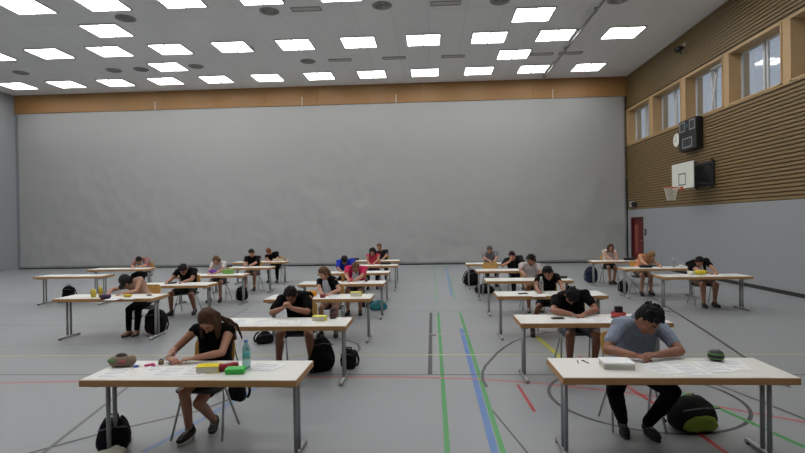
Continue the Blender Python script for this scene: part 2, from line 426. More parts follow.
# ------------------------------------------------------------------ right wall equipment
# basketball hoop
h = empty('basketball_hoop', (8.94, 17.43, 0), 0, 'white basketball backboard with orange rim on the right wall', 'basketball hoop')
h['group'] = 'wall basketball hoops'
def hoop(h):
    bx = -.72
    bm = NB(); box(bm, (bx, 0, 3.37), (.035, 1.44, .84)); bb = obj('backboard', bm, mat('backboard_white', (216, 220, 210), .4), h, bevel=.005)
    bm = NB(); yb = 0
    for s in (-1, 1): box(bm, (bx-.02, s*.22, 3.25), (.004, .035, .36))
    for zz in (3.07, 3.43): box(bm, (bx-.02, 0, zz), (.004, .475, .035))
    obj('target_square', bm, mat('backboard_marking', (70, 74, 78), .5), bb)
    bm = NB(); n = 28; c = V((bx-.15-.225, 0, 2.99))
    tube(bm, [c+V((math.cos(t*2*PI/n)*.225, math.sin(t*2*PI/n)*.225, 0)) for t in range(n+1)], .012)
    box(bm, (bx-.085, 0, 2.99), (.15, .14, .02)); box(bm, (bx-.03, 0, 2.95), (.02, .16, .14))
    for s in (-1, 1): tube(bm, [(bx-.03, s*.06, 2.88), c+V((.05, s*.2, 0))], .008)
    obj('rim', bm, mat('rim_orange', (196, 74, 44), .4), h)
    bm = NB()
    for k in range(12):
        for sg in (-1, 1):
            pts = []
            for j in range(7):
                a = (k+sg*j*.5)*2*PI/12; r = .22-.10*(j/6)**.7; pts.append(c+V((math.cos(a)*r, math.sin(a)*r, -.42*j/6)))
            tube(bm, pts, .006, 5)
    obj('net', bm, mat('net_white', (206, 204, 196), .8), h)
    bm = NB()
    for s in (-1, 1):
        tube(bm, [(-.06, s*.5, 3.7), (bx+.02, s*.4, 3.6)], .03); tube(bm, [(-.06, s*.5, 3.05), (bx+.02, s*.4, 3.15)], .03)
        tube(bm, [(-.05, s*.5, 2.95), (-.05, s*.5, 3.85)], .04); tube(bm, [(-.06, s*.5, 3.05), (bx+.02, s*.4, 3.6)], .02)
    box(bm, (-.36, .0, 3.4), (.66, .05, .6)); box(bm, (-.045, 0, 3.4), (.06, 1.2, .8))
    obj('wall_bracket', bm, M_dark, h)
hoop(h)
# scoreboard
sb = empty('scoreboard', (8.94, 18.12, 4.3), 0, 'black electronic scoreboard with outlined digit fields on the right wall', 'scoreboard')
bm = NB(); box(bm, (-.12, 0, .52), (.22, 1.2, 1.04)); obj('case', bm, M_blackp, sb, bevel=.01)
M_out = mat('digit_outline', (150, 154, 156), .5); M_dig = mat('digit_field', (36, 38, 44), .4)
for (y, z, w_, h_) in ((.34, .82, .34, .3), (-.34, .82, .34, .3), (0, .25, .62, .3)):
    bm = NB()
    for s in (-1, 1): box(bm, (-.235, y+s*w_/2, z), (.012, .035, h_+.035)); box(bm, (-.235, y, z+s*h_/2), (.012, w_, .035))
    q = obj('digit_frame', bm, M_out, sb); bm = NB(); box(bm, (-.232, y, z), (.006, w_-.03, h_-.03)); 
    for s in (-.5, .5): box(bm, (-.236, y+s*w_*.45, z), (.004, .07, h_*.6), None, 1)
    obj('digit_panel', bm, [M_dig, mat('unlit_segments', (58, 60, 66), .4)], q)
bm = NB(); box(bm, (-.235, 0, .82), (.01, .16, .12)); obj('period_panel', bm, mat('bluish_panel', (52, 74, 96), .4), sb)
ck = empty('wall_clock', (8.94, 19.2, 4.8), 0, 'round white wall clock just left of the black scoreboard', 'clock')
def disc(bm, r, x0, x1, n=28):
    rings(bm, [[V((x, math.cos(t*2*PI/n)*r, math.sin(t*2*PI/n)*r)) for t in range(n)] for x in (x0, x1)])
bm = NB(); disc(bm, .245, 0, -.09); obj('clock_case', bm, mat('clock_rim', (170, 170, 165), .4), ck)
bm = NB(); disc(bm, .225, -.088, -.1); obj('dial', bm, mat('dial_white', (232, 232, 226), .5), ck)
bm = NB(); box(bm, (-.105, 0, .08), (.004, .02, .18)); box(bm, (-.107, .05, -.03), (.004, .12, .02)); obj('hands', bm, M_blackp, ck)
# alarm box near the door
al = empty('wall_mounted_light', (8.94, 23.3, 2.5), 0, 'small grey and dark box fixed above the red door on the right wall', 'emergency light')
bm = NB(); box(bm, (-.08, .12, .14), (.14, .3, .26)); obj('housing', bm, mat('box_grey', (158, 160, 162), .5), al, bevel=.01)
bm = NB(); box(bm, (-.09, -.15, .12), (.16, .2, .2)); lathe(bm, [(.05, 0), (.05, .06)], (-.19, -.15, .1)); obj('lamp_head', bm, M_dark, al, bevel=.01)
sw = empty('wall_switch', (8.94, 22.2, 1.3), 0, 'small dark switch box on the grey wall beside the red door', 'switch')
bm = NB(); box(bm, (-.02, 0, .12), (.04, .14, .26)); obj('switch_case', bm, mat('switch_dark', (70, 70, 72), .5), sw, bevel=.005)
bm = NB(); box(bm, (-.045, 0, .13), (.012, .05, .08)); obj('button', bm, mat('switch_pale', (170, 168, 160), .5), sw)
sl = empty('wall_spotlight', (8.94, 18.65, 7.9), 0, 'small black spotlight on a bracket high on the timber slats', 'spotlight')
bm = NB(); box(bm, (-.03, 0, .14), (.06, .14, .14)); tube(bm, [(-.05, 0, .14), (-.16, 0, .1)], .02); obj('bracket', bm, mat('spot_pale', (200, 190, 176), .5), sl)
bm = NB(); tube(bm, [(-.1, 0, .06), (-.22, -.06, 0), (-.34, -.12, -.06)], [.07, .1, .12], 14); tube(bm, [(-.16, 0, 0), (-.16, 0, -.2)], .02); obj('spot_head', bm, M_blackp, sl, True)

# ------------------------------------------------------------------ tables
TL, TD, TH = 1.8, .6, .74
ROWS = dict(T=[4.64, 6.79, 9.04, 11.11, 13.4, 15.5, 17.4], R=[4.72, 6.9, 9.2, 11.38, 13.57, 15.72],
            O=[9.28, 11.12, 13.13, 15.32, 17.5], U=[13.3, 15.3], V=[11.8, 13.72, 16.12])
CX = dict(T=[-2.0, -1.965, -1.93, -1.905, -2.0, -1.93, -2.0], R=[1.91, 1.95, 1.96, 2.0, 1.99, 1.88], O=[-5.78, -5.63, -5.63, -5.64, -5.82], U=[-9.38, -9.33], V=[5.8, 5.68, 5.64])
table0 = empty('exam_table', (0, 0, 0))
bm = NB(); box(bm, (0, 0, TH-.004), (TL-.012, TD-.012, .008)); obj('laminate_top', bm, M_white, table0)
bm = NB(); box(bm, (0, 0, TH-.03), (TL, TD, .052)); obj('wooden_edge', bm, M_beech, table0, bevel=.003)
for s in (-1, 1):
    bm = NB()
    for q in (-1, 1): tube(bm, [(s*.82, q*.045, .05), (s*.82, q*.045, TH-.06)], .019, 12)
    box(bm, (s*.82, 0, TH-.068), (.07, .46, .025))
    lg = obj('leg', bm, M_tubeg, table0, True)
    bm = NB(); tube(bm, [(s*.82, -.27, .018), (s*.82, -.24, .03), (s*.82, .24, .03), (s*.82, .27, .018)], .021, 10); obj('foot_bar', bm, M_chrome, lg, True)
    bm = NB()
    for q in (-1, 1): lathe(bm, [(.02, 0), (.02, .014)], (s*.82, q*.24, 0), 10)
    obj('glide', bm, M_dark, lg)

# ------------------------------------------------------------------ chairs
chair0 = empty('school_chair', (0, 0, 0))
def slab(bm, w, d, t, c, R=None, bend=0, n=8, rc=.05):
    """rounded, slightly bent panel"""
    pts = []
    for (sx, sy, a0) in ((1, 1, 0), (-1, 1, 90), (-1, -1, 180), (1, -1, 270)):
        for k in range(5):
            a = math.radians(a0+k*22.5); pts.append((sx*(w/2-rc)+math.cos(a)*rc, sy*(d/2-rc)+math.sin(a)*rc))
    R = R or Matrix.Identity(3); c = V(c)
    xs = lambda z: [c+R @ V((x, y, z+bend*(x/(w/2))**2)) for x, y in pts]
    rings(bm, [xs(-t/2), xs(t/2)])
bm = NB(); slab(bm, .42, .42, .022, (0, 0, .455), bend=.008, rc=.07); obj('seat', bm, M_pad, chair0, bevel=.006)
bm = NB(); slab(bm, .41, .24, .012, (0, .215, .74), Matrix.Rotation(math.radians(80), 3, 'X'), bend=-.02, rc=.06); obj('backrest', bm, M_beechb, chair0, bevel=.004)
for s in (-1, 1):
    bm = NB(); tube(bm, [(s*.24, -.2, .012), (s*.205, -.06, .36), (s*.19, -.02, .437)], .011); obj('leg', bm, M_chrome, chair0, True)
    bm = NB(); tube(bm, [(s*.24, .21, .012), (s*.205, .04, .36), (s*.19, .02, .437)], .011); obj('leg', bm, M_chrome, chair0, True)
bm = NB()
for s in (-1, 1): tube(bm, [(s*.17, -.16, .436), (s*.18, .0, .433), (s*.18, .15, .445), (s*.185, .215, .50), (s*.185, .24, .66), (s*.18, .25, .82)], .010)
tube(bm, [(-.18, .0, .433), (.18, .0, .433)], .01); obj('seat_frame', bm, M_chrome, chair0, True)

nt_ = [0, 0]
def put_table(col, row, label):
    o = table0 if nt_[0] == 0 else copy_tree(table0); nt_[0] += 1
    y = ROWS[col][row-1]; o.location = (CX[col][row-1], y-TD/2, 0)
    tag(o, label, 'table', 'white exam tables in rows'); return o
def put_chair(x, y, label, rz=0, kind='chairs of the seated students'):
    o = chair0 if nt_[1] == 0 else copy_tree(chair0); nt_[1] += 1
    o.location = (x, y, 0); o.rotation_euler = (0, 0, rz)
    tag(o, label, 'chair', kind); return o

# ------------------------------------------------------------------ people
def ik(a, b, l1, l2, pole):
    d = b-a; L = min(d.length, (l1+l2)*.999); u = d.normalized()
    k = (l1*l1-l2*l2+L*L)/(2*L); h_ = math.sqrt(max(0, l1*l1-k*k))
    p = pole-u*pole.dot(u); p.normalize()
    return a+u*k+p*h_
M_sole = mat('shoe_sole', (206, 204, 198), .7); M_soled = mat('dark_sole', (40, 38, 38), .7)
M_eye = mat('eye_dark', (38, 28, 24), .3); M_lip = mat('lips', (150, 88, 80), .5)

def hand(bm, W, d, n, s, curl, pen, sc=1.0):
    """palm and five fingers; d = pointing, n = palm normal (towards what it rests on), s = +1 when the thumb is on the +side"""
    d = d.normalized(); n = (n-d*n.dot(d)).normalized(); t = d.cross(n).normalized()*s     # thumb side
    pl = .085*sc
    for k in (-1.2, -.4, .4, 1.2):
        cone(bm, W+t*k*.010*sc, W+d*pl+t*k*.0235*sc+n*.002, .0145*sc, .0115*sc, 8)
    lens = [.062, .078, .086, .078]      # little .. index
    for i in range(4):
        k = (-1.45+.97*i)*.0205*sc
        p = W+d*pl*.96+t*k; a = 0; c = curl[i] if isinstance(curl, (list, tuple)) else curl
        L = lens[i]*sc; pts = [p]; 
        for q, f in enumerate((.45, .31, .24)):
            a += c*(1, 1.1, .7)[q]
            dd = (d*math.cos(a)+n*math.sin(a)+t*(k*2.2)).normalized(); p = p+dd*L*f; pts.append(p)
        chain(bm, pts, [.0095*sc, .0088*sc, .0082*sc, .0072*sc], 8)
    p = W+d*pl*.25+t*.022*sc; pts = [p]
    for q, (L, tt) in enumerate(((.042, .75), (.034, .35), (.027, .0))):
        dd = (d*.9+t*tt+n*(.3+.25*q if not pen else .45+.35*q)).normalized(); p = p+dd*L*sc; pts.append(p)
    chain(bm, pts, [.0135*sc, .0115*sc, .010*sc, .0085*sc], 8)
    return W+d*(pl+.03)*1+n*.03*sc+t*.022*sc

def person(p):
    g = lambda k, dflt=None: p.get(k, dflt)
    vox = g('vox', .009); sc = g('sc', 1.0)
    hx, hy = p['hip']; hz = .565
    hip = V((hx, hy, hz)); hc = V(p['head'])
    rt = empty('person', (hx, hy, 0), 0, p['label'], 'person', 'students sitting at the exam tables')
    O = V((hx, hy, 0))
    skin = mat('skin_'+g('skin', 'a'), dict(a=(168, 118, 94), b=(148, 100, 78), c=(182, 134, 110))[g('skin', 'a')], .5, bump=.03, bscale=200, vary=.05, vscale=20)
    # spine
    tor, nk = .47*sc, .165*sc
    d = hc-hip
    if d.length > (tor+nk)*.995: hip = hc-d.normalized()*(tor+nk)*.995; hip.z = max(hip.z, .55)
    N = ik(hip, hc, tor, nk, V((0, 1, .9)))
    sx = V((math.cos(g('turn', 0)), math.sin(g('turn', 0)), 0))        # right-hand side axis (image right)
    up = (N-hip).normalized(); sxp = (sx-up*sx.dot(up)).normalized(); fwd = up.cross(sxp)*-1
    if fwd.y > 0: fwd = -fwd
    back = -fwd
    mid = hip+up*tor*.5+back*.035
    sp = [hip-up*.06, hip+up*.05+back*.01, hip+up*.16*sc+back*.025, hip+up*.27*sc+back*.035, hip+up*.37*sc+back*.02, hip+up*.44*sc+back*.005, N]
    male = g('male', True); w = 1.07 if male else .92
    rx = [.165, .172, .15*w, .16*w, .178*w, .155*w, .062]; ry = [.10, .115, .10, .11, .112, .082, .056]
    rx = [q*sc for q in rx]; ry = [q*sc for q in ry]
    shw = (.20 if male else .168)*sc
    shs = [hip+up*.415*sc+sxp*s*shw+fwd*g('shf', .03) for s in (-1, 1)]
    # head frame
    pitch = math.radians(g('pitch', 50)); yaw = math.radians(g('yaw', 0)); roll = math.radians(g('roll', 0))
    # base looks to -Y ; columns = right(image right = +X), up, forward
    Rh = Matrix.Rotation(yaw, 3, 'Z') @ Matrix.Rotation(pitch, 3, 'X') @ Matrix.Rotation(roll, 3, 'Y')
    HX, HF, HU = Rh @ V((1, 0, 0)), Rh @ V((0, -1, 0)), Rh @ V((0, 0, 1))
    RM = Matrix((HX, -HF, HU)).transposed()          # local x, y(back), z
    hs = sc*.97*g('hsc', 1)
    def hp(x, f, u): return hc+(HX*x+HF*f+HU*u)*hs
    bm = NB()
    loft(bm, sp, rx, ry, sxp)
    cone(bm, N-up*.03, hp(0, -.025, -.06), .056*sc, .054*sc)
    ell(bm, hp(0, -.012, .03), RM, (.076*hs, .096*hs, .088*hs)); ell(bm, hp(0, .018, -.035), RM, (.060*hs, .072*hs, .082*hs))
    ell(bm, hp(0, .052, -.098), RM, (.026*hs, .024*hs, .02*hs)); ell(bm, hp(0, .03, -.07), RM, (.05*hs, .045*hs, .04*hs))
    cone(bm, hp(0, .088, -.002), hp(0, .106, -.04), .008*hs, .0125*hs, 8)
    for s in (-1, 1):
        cone(bm, hp(s*.011, .094, -.043), hp(s*.012, .09, -.043), .009*hs, .008*hs, 8)
        cone(bm, hp(s*.012, .082, .018), hp(s*.05, .064, .018), .011*hs, .009*hs, 8)
        ell(bm, hp(s*.032, .072, -.002), RM, (.014*hs, .012*hs, .011*hs), 10, 8)
        ell(bm, hp(s*.079, -.012, -.018), RM, (.009*hs, .019*hs, .031*hs), 10, 8)
        ell(bm, hp(s*.042, .045, -.042), RM, (.022*hs, .03*hs, .026*hs), 10, 8)
    cone(bm, hp(-.017, .084, -.068), hp(.017, .084, -.068), .008*hs, .008*hs, 8)
    # arms
    elb = []; wr = []; tips = []
    for i, s in enumerate((-1, 1)):
        Wt = V(p['hands'][i]); sh = shs[i]; la, lb = .275*sc, .245*sc
        dv = Wt-sh
        if dv.length > (la+lb)*.98: Wt = sh+dv.normalized()*(la+lb)*.98
        best = None
        for k in range(0, 14):
            a = math.radians(-60+10*k); pole = sxp*s*math.cos(a)*1.0+V((0, .1, 0))+V((0, 0, math.sin(a)))
            e = ik(sh, Wt, la, lb, pole)
            if e.z > g('elz', .785): best = e; break
        e = best or e
        elb.append(e); wr.append(Wt)
        chain(bm, [sh, (sh+e)/2, e, e+(Wt-e)*.3, Wt], [.055*sc*w, .045*sc*w, .038*sc*w, .040*sc*w, .026*sc*w])
        hd = g('hdir', [(None), (None)])[i]; hn = g('hnor', [None, None])[i]
        dirv = V(hd) if hd else ((Wt-e).normalized()*.6+V((-s*.25, -.5, -.05)))
        nor = V(hn) if hn else V((0, 0, -1))
        tips.append(hand(bm, Wt, dirv, nor, 1 if s*dirv.normalized().cross(nor).dot(sxp) < 0 else -1, g('curl', [.35, .35])[i], i == g('penhand', 0), sc*.95))
    # legs
    kn = []; an = []
    fts = p['feet']
    for i, s in enumerate((-1, 1)):
        hj = hip+sxp*s*.085*sc; F = V((fts[i][0], fts[i][1], .09))
        k = ik(hj, F, .425*sc, .41*sc, V((s*.12+g('kx', [0, 0])[i], -.75, .8)))
        if k.z > .60: k.z = .60
        kn.append(k); an.append(F)
        chain(bm, [hj, (hj*.6+k*.4), k, k+(F-k)*.3+V((0, .015, 0)), F], [.088*sc*w, .078*sc*w, .056*sc*w, .054*sc*w, .034*sc])
        fd = V((g('toe', [-.15, .15])[i], -1, 0)).normalized()
        cone(bm, F+V((0, 0, -.03))-fd*.02, F+V((0, 0, -.055))+fd*.12, .032, .026, 8)
    me = remesh(bm, vox, 2)
    me.transform(Matrix.Translation(-O))
    body = link_mesh('body', me, [skin, M_eye, M_lip, mat('brow_'+g('hair', 'dark'), HC[g('hair', 'dark')], .8)], rt)
    inv = RM.inverted()
    for po in me.polygons:
        q = inv @ (po.center+O-hc)/hs
        if -.125 < q.y < -.05 and abs(q.x) < .07 and abs(q.z) < .12:
            ax = abs(q.x)
            if (ax-.031)**2/.012**2+(q.z+.002)**2/.0055**2 < 1 and q.y < -.066: po.material_index = 1
            elif ax < .023 and abs(q.z+.069) < .007 and q.y < -.08: po.material_index = 2
            elif .014 < ax < .05 and abs(q.z-.022-.04*(.03-abs(ax-.03))) < .0045: po.material_index = 3
    # hair
    hm = hair_mat(g('hair', 'dark')); style = g('style', 'short')
    bm = NB()
    ell(bm, hp(0, -.024, .044), RM, (.086*hs, .100*hs, .090*hs)); ell(bm, hp(0, -.05, .0), RM, (.080*hs, .070*hs, .082*hs))
    rnd = random.Random(p['label'])
    if style in ('short', 'bushy', 'curly'):
        amt = dict(short=.008, bushy=.018, curly=.026)[style]
        for k in range(60 if style != 'short' else 34):
            th = rnd.uniform(0, 2*PI); ph = rnd.uniform(.1, 1.35)
            x, y, z = math.cos(th)*math.sin(ph), math.sin(th)*math.sin(ph), math.cos(ph)
            if y > .55 and z < .55: continue
            b0 = hp(x*.078, -.02+y*.088, .042+z*.08); dv = (HX*x+HF*(y+.25)+HU*(z*.7)+V((0, 0, -.35))).normalized()
            cone(bm, b0, b0+dv*(.012+amt), .018*hs, .009*hs, 7)
        if style == 'bushy':
            for k in range(9):
                x = -.055+k*.0138; b0 = hp(x, .055, .095-.2*x*x/.05); cone(bm, b0, b0+(HF*.028+HU*-.018+HX*rnd.uniform(-.01, .01)), .017, .008, 7)
        if style == 'curly':
            for k in range(46):
                th = rnd.uniform(-.4, PI+.4); rr = rnd.uniform(.075, .105); b0 = hp(math.cos(th)*rr, -.05+.02*rnd.random(), .03+math.sin(th)*.08-rnd.random()*.16)
                ell(bm, b0, RM, (.022, .022, .024), 8, 6)
    if style in ('long', 'tail', 'curly'):
        L = g('hlen', dict(long=.30, tail=.08, curly=.12)[style])
        for s in (-1, 1):
            for k in range(16):
                a = k/15; st = hp(s*(.060+.012*a), .030-.12*a, .062-.045*a+.02*math.sin(a*9))
                q = st+(HU*-.055+HX*s*(.017-.012*abs(a-.5)))*hs
                pts = [st, q]; n_ = 6; fr = .6+.4*a; l_ = L*fr*(.85+.3*rnd.random())
                for j in range(1, n_):
                    tgt = q+V((0, 0, -1))*l_/n_+HX*s*.0015+V((rnd.uniform(-.004, .004), .010+.010*a, 0))
                    if g('tableback') and tgt.z < .80: break
                    q = tgt; pts.append(q)
                rr = [.012, .0125, .012, .011, .0105, .009, .006, .005]
                chain(bm, pts, rr[:len(pts)] if style != 'tail' else rr[:len(pts)], 7)
        for k in range(12):
            x = -.062+k*.0113; st = hp(x, -.085-.02*math.cos(x*22), .02)
            q = st+HU*-.07*hs; pts = [st, q]
            for j in range(4):
                q = q+(V((0, .0, -1))*.6+back*.10).normalized()*L*.24+V((rnd.uniform(-.006, .006), 0, 0)); pts.append(q)
            if style == 'tail': pts = pts[:3]
            chain(bm, pts, [.018, .018, .016, .014, .011, .007][:len(pts)], 8)
        if style == 'tail':
            q = hp(0, -.115, .02); pts = [q]
            for j in range(5): q = q+V((g('tdx', .02), .03, -.05)); pts.append(q)
            chain(bm, pts, [.025, .028, .03, .026, .02, .01], 8)
    if g('lock'):     # the long lock falling over one shoulder
        pts = [V(q) for q in p['lock']]
        for k in range(6):
            o_ = V((rnd.uniform(-.022, .022), rnd.uniform(-.02, .02), 0)); chain(bm, [q+o_*(1+.4*i) for i, q in enumerate(pts)], [.016, .017, .016, .014, .009][:len(pts)], 8)
    me = remesh(bm, max(.0055, vox*.85), 1, .005, 34, (1, 1, .3)); me.transform(Matrix.Translation(-O)); link_mesh('hair', me, hm, rt)
    if g('cap'):
        bm = NB(); ell(bm, hp(0, -.012, .058), RM, (.095*hs, .112*hs, .088*hs)); 
        me = remesh(bm, .008, 2); me.transform(Matrix.Translation(-O)); c_ = link_mesh('cap', me, mat('cap_black', (13, 13, 15), .8), rt)
        bm = NB(); ell(bm, hp(0, .12, .03), RM, (.075, .075, .008)); ell(bm, hp(0, .095, .075), RM, (.02, .006, .014), 10, 6)
        me = remesh(bm, .006, 1); me.transform(Matrix.Translation(-O)); link_mesh('visor', me, mat('cap_black', (13, 13, 15), .8), c_)
    # shirt
    T = p['top']; tm = mat('cloth_'+'_'.join(map(str, T)), T, .95, bump=.2, bscale=160, vary=.08, vscale=10, spec=.12)
    e_ = .012; bm = NB()
    loft(bm, sp[:-1]+[sp[-2]*.45+N*.55], [q+e_+.006 for q in rx[:-2]]+[rx[-2]+.016, .108*sc], [q+e_+.006 for q in ry[:-2]]+[ry[-2]+.016, .076*sc], sxp)
    sl = g('sleeve', .55)
    for i, s in enumerate((-1, 1)):
        sh, e = shs[i], elb[i]
        cone(bm, sh-sxp*s*.02, sh+(e-sh)*max(.12, min(sl, 1))*.98, .064*sc*w, (.058 if sl < .9 else .052)*sc*w)
        if sl > 1: cone(bm, e, e+(wr[i]-e)*(sl-1), .05*w, .036*w)
        cone(bm, sh-sxp*s*.11+up*.015, sh, .058*sc, .062*sc*w)
    me = remesh(bm, vox, 2, .007 if vox < .008 else .005, 14, (1, 1, .6)); me.transform(Matrix.Translation(-O)); so = link_mesh('shirt', me, tm, rt)
    if g('collar'):
        bm = NB(); n_ = 20; rs = []
        nd = (hp(0, -.02, -.06)-N).normalized(); cx_, cy_, cz_ = sxp, nd.cross(sxp).normalized(), nd
        for (r_, z_) in ((.076, -.012), (.074, .028), (.066, .036), (.066, .0)):
            rs.append([N+cx_*math.cos(t*2*PI/n_)*r_*1.06+cy_*math.sin(t*2*PI/n_)*r_*.95+cz_*z_-O for t in range(n_)])
        rings(bm, rs, False); obj('collar', bm, mat('collar_blue', (120, 130, 150), .85), so, True)
    if g('front'):     # a second tone on the chest
        bm = NB(); loft(bm, [hip+up*.08+fwd*.045, hip+up*.22+fwd*.05, hip+up*.34+fwd*.05, hip+up*.42+fwd*.04], [.085, .085, .08, .06], [.09, .085, .09, .07], sxp)
        me = remesh(bm, .009, 2); me.transform(Matrix.Translation(-O)); link_mesh('shirt_front', me, mat('cloth_front', p['front'], .85), so)
    # trousers or shorts
    B = p['bottom']; bt = mat('trouser_'+'_'.join(map(str, B)), B, .95, bump=.2, bscale=120, vary=.08, vscale=8, spec=.12)
    bm = NB(); loft(bm, [hip-up*.07, hip+up*.02, hip+up*.10], [.176*sc, .182*sc, .168*sc], [.108*sc, .122*sc, .112*sc], sxp)
    ln = g('legs', 'short')
    for i, s in enumerate((-1, 1)):
        hj = hip+sxp*s*.085*sc; k, F = kn[i], an[i]
        if ln == 'short': cone(bm, hj, hj+(k-hj)*.72, .10*sc*w, .080*sc*w)
        elif ln == 'skirt': cone(bm, hj, hj+(k-hj)*.62, .10*sc*w, .086*sc*w)
        else: chain(bm, [hj, hj*.5+k*.5, k, k+(F-k)*.45, F+V((0, 0, .03))], [.10*sc*w, .088*sc*w, .068*sc*w, .062*sc*w, .05*sc])
    if ln == 'skirt': cone(bm, hip+fwd*.02+V((0, -.1, 0)), hip+V((0, -.26, -.02)), .09, .08)
    me = remesh(bm, vox, 2, .005, 12); me.transform(Matrix.Translation(-O)); link_mesh('skirt' if ln == 'skirt' else ('shorts' if ln == 'short' else 'trousers'), me, bt, rt)
    # shoes
    sm = mat('shoe_'+'_'.join(map(str, g('shoe', (30, 30, 32)))), g('shoe', (30, 30, 32)), .7)
    for i in (0, 1):
        F = an[i]; fd = V((g('toe', [-.15, .15])[i], -1, 0)).normalized(); sd = V((-fd.y, fd.x, 0))
        bm = NB(); b0 = V((F.x, F.y, .018))
        loft(bm, [b0-fd*.065+V((0, 0, .035)), b0-fd*.03+V((0, 0, .042)), b0+fd*.04+V((0, 0, .036)), b0+fd*.11+V((0, 0, .028)), b0+fd*.165+V((0, 0, .02))], [.032, .037, .042, .046, .03], [.034, .042, .036, .026, .016], sd, 14)
        cone(bm, b0+V((0, 0, .06))-fd*.01, b0+V((0, 0, .085))-fd*.012, .046, .042)
        me = remesh(bm, max(.006, vox*.8), 1); me.transform(Matrix.Translation(-O)); so2 = link_mesh('shoe', me, sm, rt)
        bm = NB(); pts = []
        for k in range(20):
            t = k*2*PI/20; c_ = math.cos(t)
            pts.append(V((0, 0, 0))+b0-O+fd*(.052+c_*.128)+sd*math.sin(t)*(.04+.006*c_))
        rings(bm, [[V((q.x, q.y, 0.001)) for q in pts], [V((q.x, q.y, .022)) for q in pts]]); obj('sole', bm, M_sole if g('wsole') else M_soled, so2)
        if vox < .007 and g('laces', True):
            bm = NB()
            for k in range(4):
                c_ = b0-O+fd*(.035+.018*k)+V((0, 0, .074-.007*k)); tube(bm, [c_-sd*.018, c_+V((0, 0, .006)), c_+sd*.018], .0028, 5)
            obj('laces', bm, M_sole, so2)
    return dict(root=rt, tips=tips, wr=wr, elb=elb, head=hc, N=N, hip=hip)

HC = dict(dark=(26, 20, 18), black=(16, 14, 15), brown=(74, 50, 36), lbrown=(98, 72, 52), blond=(136, 102, 70), red=(112, 66, 46), grey=(84, 76, 70))
def hair_mat(k):
    n = 'hair_'+k
    if n in MATS: return MATS[n]
    return mat(n, HC[k], .7, spec=.25, bump=.4, bscale=30, vary=.3, vscale=18, stretch=(6, 6, 1))

# ------------------------------------------------------------------ things on and beside the tables
TZ = TH+.0005
stack_n = [0]
def sheet(x, y, rz, label, lines=True, w=.21, h_=.297, group='exam papers on the tables', z=TZ):
    stack_n[0] += 1
    bm = NB(); box(bm, (0, 0, .0006), (w, h_, .0008))
    if lines:
        n = 14
        for k in range(n):
            if k in (3, 9): continue
            L = w*.78*(.6 if k % 4 == 3 else 1)
            box(bm, (-w*.39+L/2, h_*.4-k*h_*.8/n, .00115), (L, .0045, .0003), None, 1)
    o = obj('exam_paper', bm, [M_paper, M_print]); o.location = (x, y, z+.0006*(stack_n[0] % 5)); o.rotation_euler = (0, 0, rz)
    return tag(o, label, 'paper', group)
def pen(x, y, z, rz, label, col=(30, 40, 90), tilt=0, L=.14):
    r = empty('pen', (x, y, z), rz, label, 'pen', 'pens and pencils'); r.rotation_euler = (0, tilt, rz)
    bm = NB(); tube(bm, [(0, 0, 0), (.012, 0, 0), (L, 0, 0)], [.0012, .0042, .0042], 8); obj('barrel', bm, mat('pen_'+'_'.join(map(str, col)), col, .4), r, True)
    bm = NB(); tube(bm, [(L, 0, 0), (L+.012, 0, 0)], .005, 8); box(bm, (L-.015, 0, .006), (.04, .004, .002)); obj('clip_cap', bm, M_blackp, r)
    return r
def held_pen(P, side, label, col):
    W, = [P['wr'][side]]; t = P['tips'][side]
    return pen(t.x, t.y, TH+.006, math.radians(100 if side == 0 else 60), label, col, -math.radians(48))
def bottle(x, y, h_, label, tint, cap, lab=None, r=.034, z=TH):
    R_ = empty('water_bottle', (x, y, z), 0, label, 'bottle')
    bm = NB(); lathe(bm, [(r*.8, 0), (r, .012), (r, h_*.3), (r*.93, h_*.34), (r, h_*.38), (r, h_*.66), (r*.9, h_*.76), (r*.45, h_*.88), (r*.4, h_*.93)], n=20); obj('bottle_body', bm, mat('bottle_'+label[:12].replace(' ', '_'), tint, .08, trans=.75), R_, True)
    bm = NB(); lathe(bm, [(r*.46, h_*.93), (r*.46, h_), (r*.4, h_*1.005)], n=14); obj('cap', bm, mat('cap_'+'_'.join(map(str, cap)), cap, .4), R_, True)
    if lab: bm = NB(); lathe(bm, [(r*1.02, h_*.42), (r*1.02, h_*.62)], n=20); obj('label_band', bm, mat('bottle_label', lab, .5), R_, True)
    return R_
def book(x, y, rz, size, cover, label, n=1, name='book', z=TH):
    w, d_, h_ = size; R_ = empty(name, (x, y, z), rz, label, 'book')
    bm = NB(); box(bm, (0, 0, h_/2), (w-.008, d_-.008, h_-.006)); obj('pages', bm, mat('page_edges', (222, 216, 198), .8, bump=.3, bscale=10, stretch=(1, 1, 60)), R_)
    bm = NB(); t = .003; box(bm, (0, 0, h_-t/2), (w, d_, t)); box(bm, (0, 0, t/2), (w, d_, t)); box(bm, (w/2-t/2, 0, h_/2), (t, d_, h_)); obj('cover', bm, mat('cover_'+'_'.join(map(str, cover)), cover, .75, spec=.2), R_)
    return R_
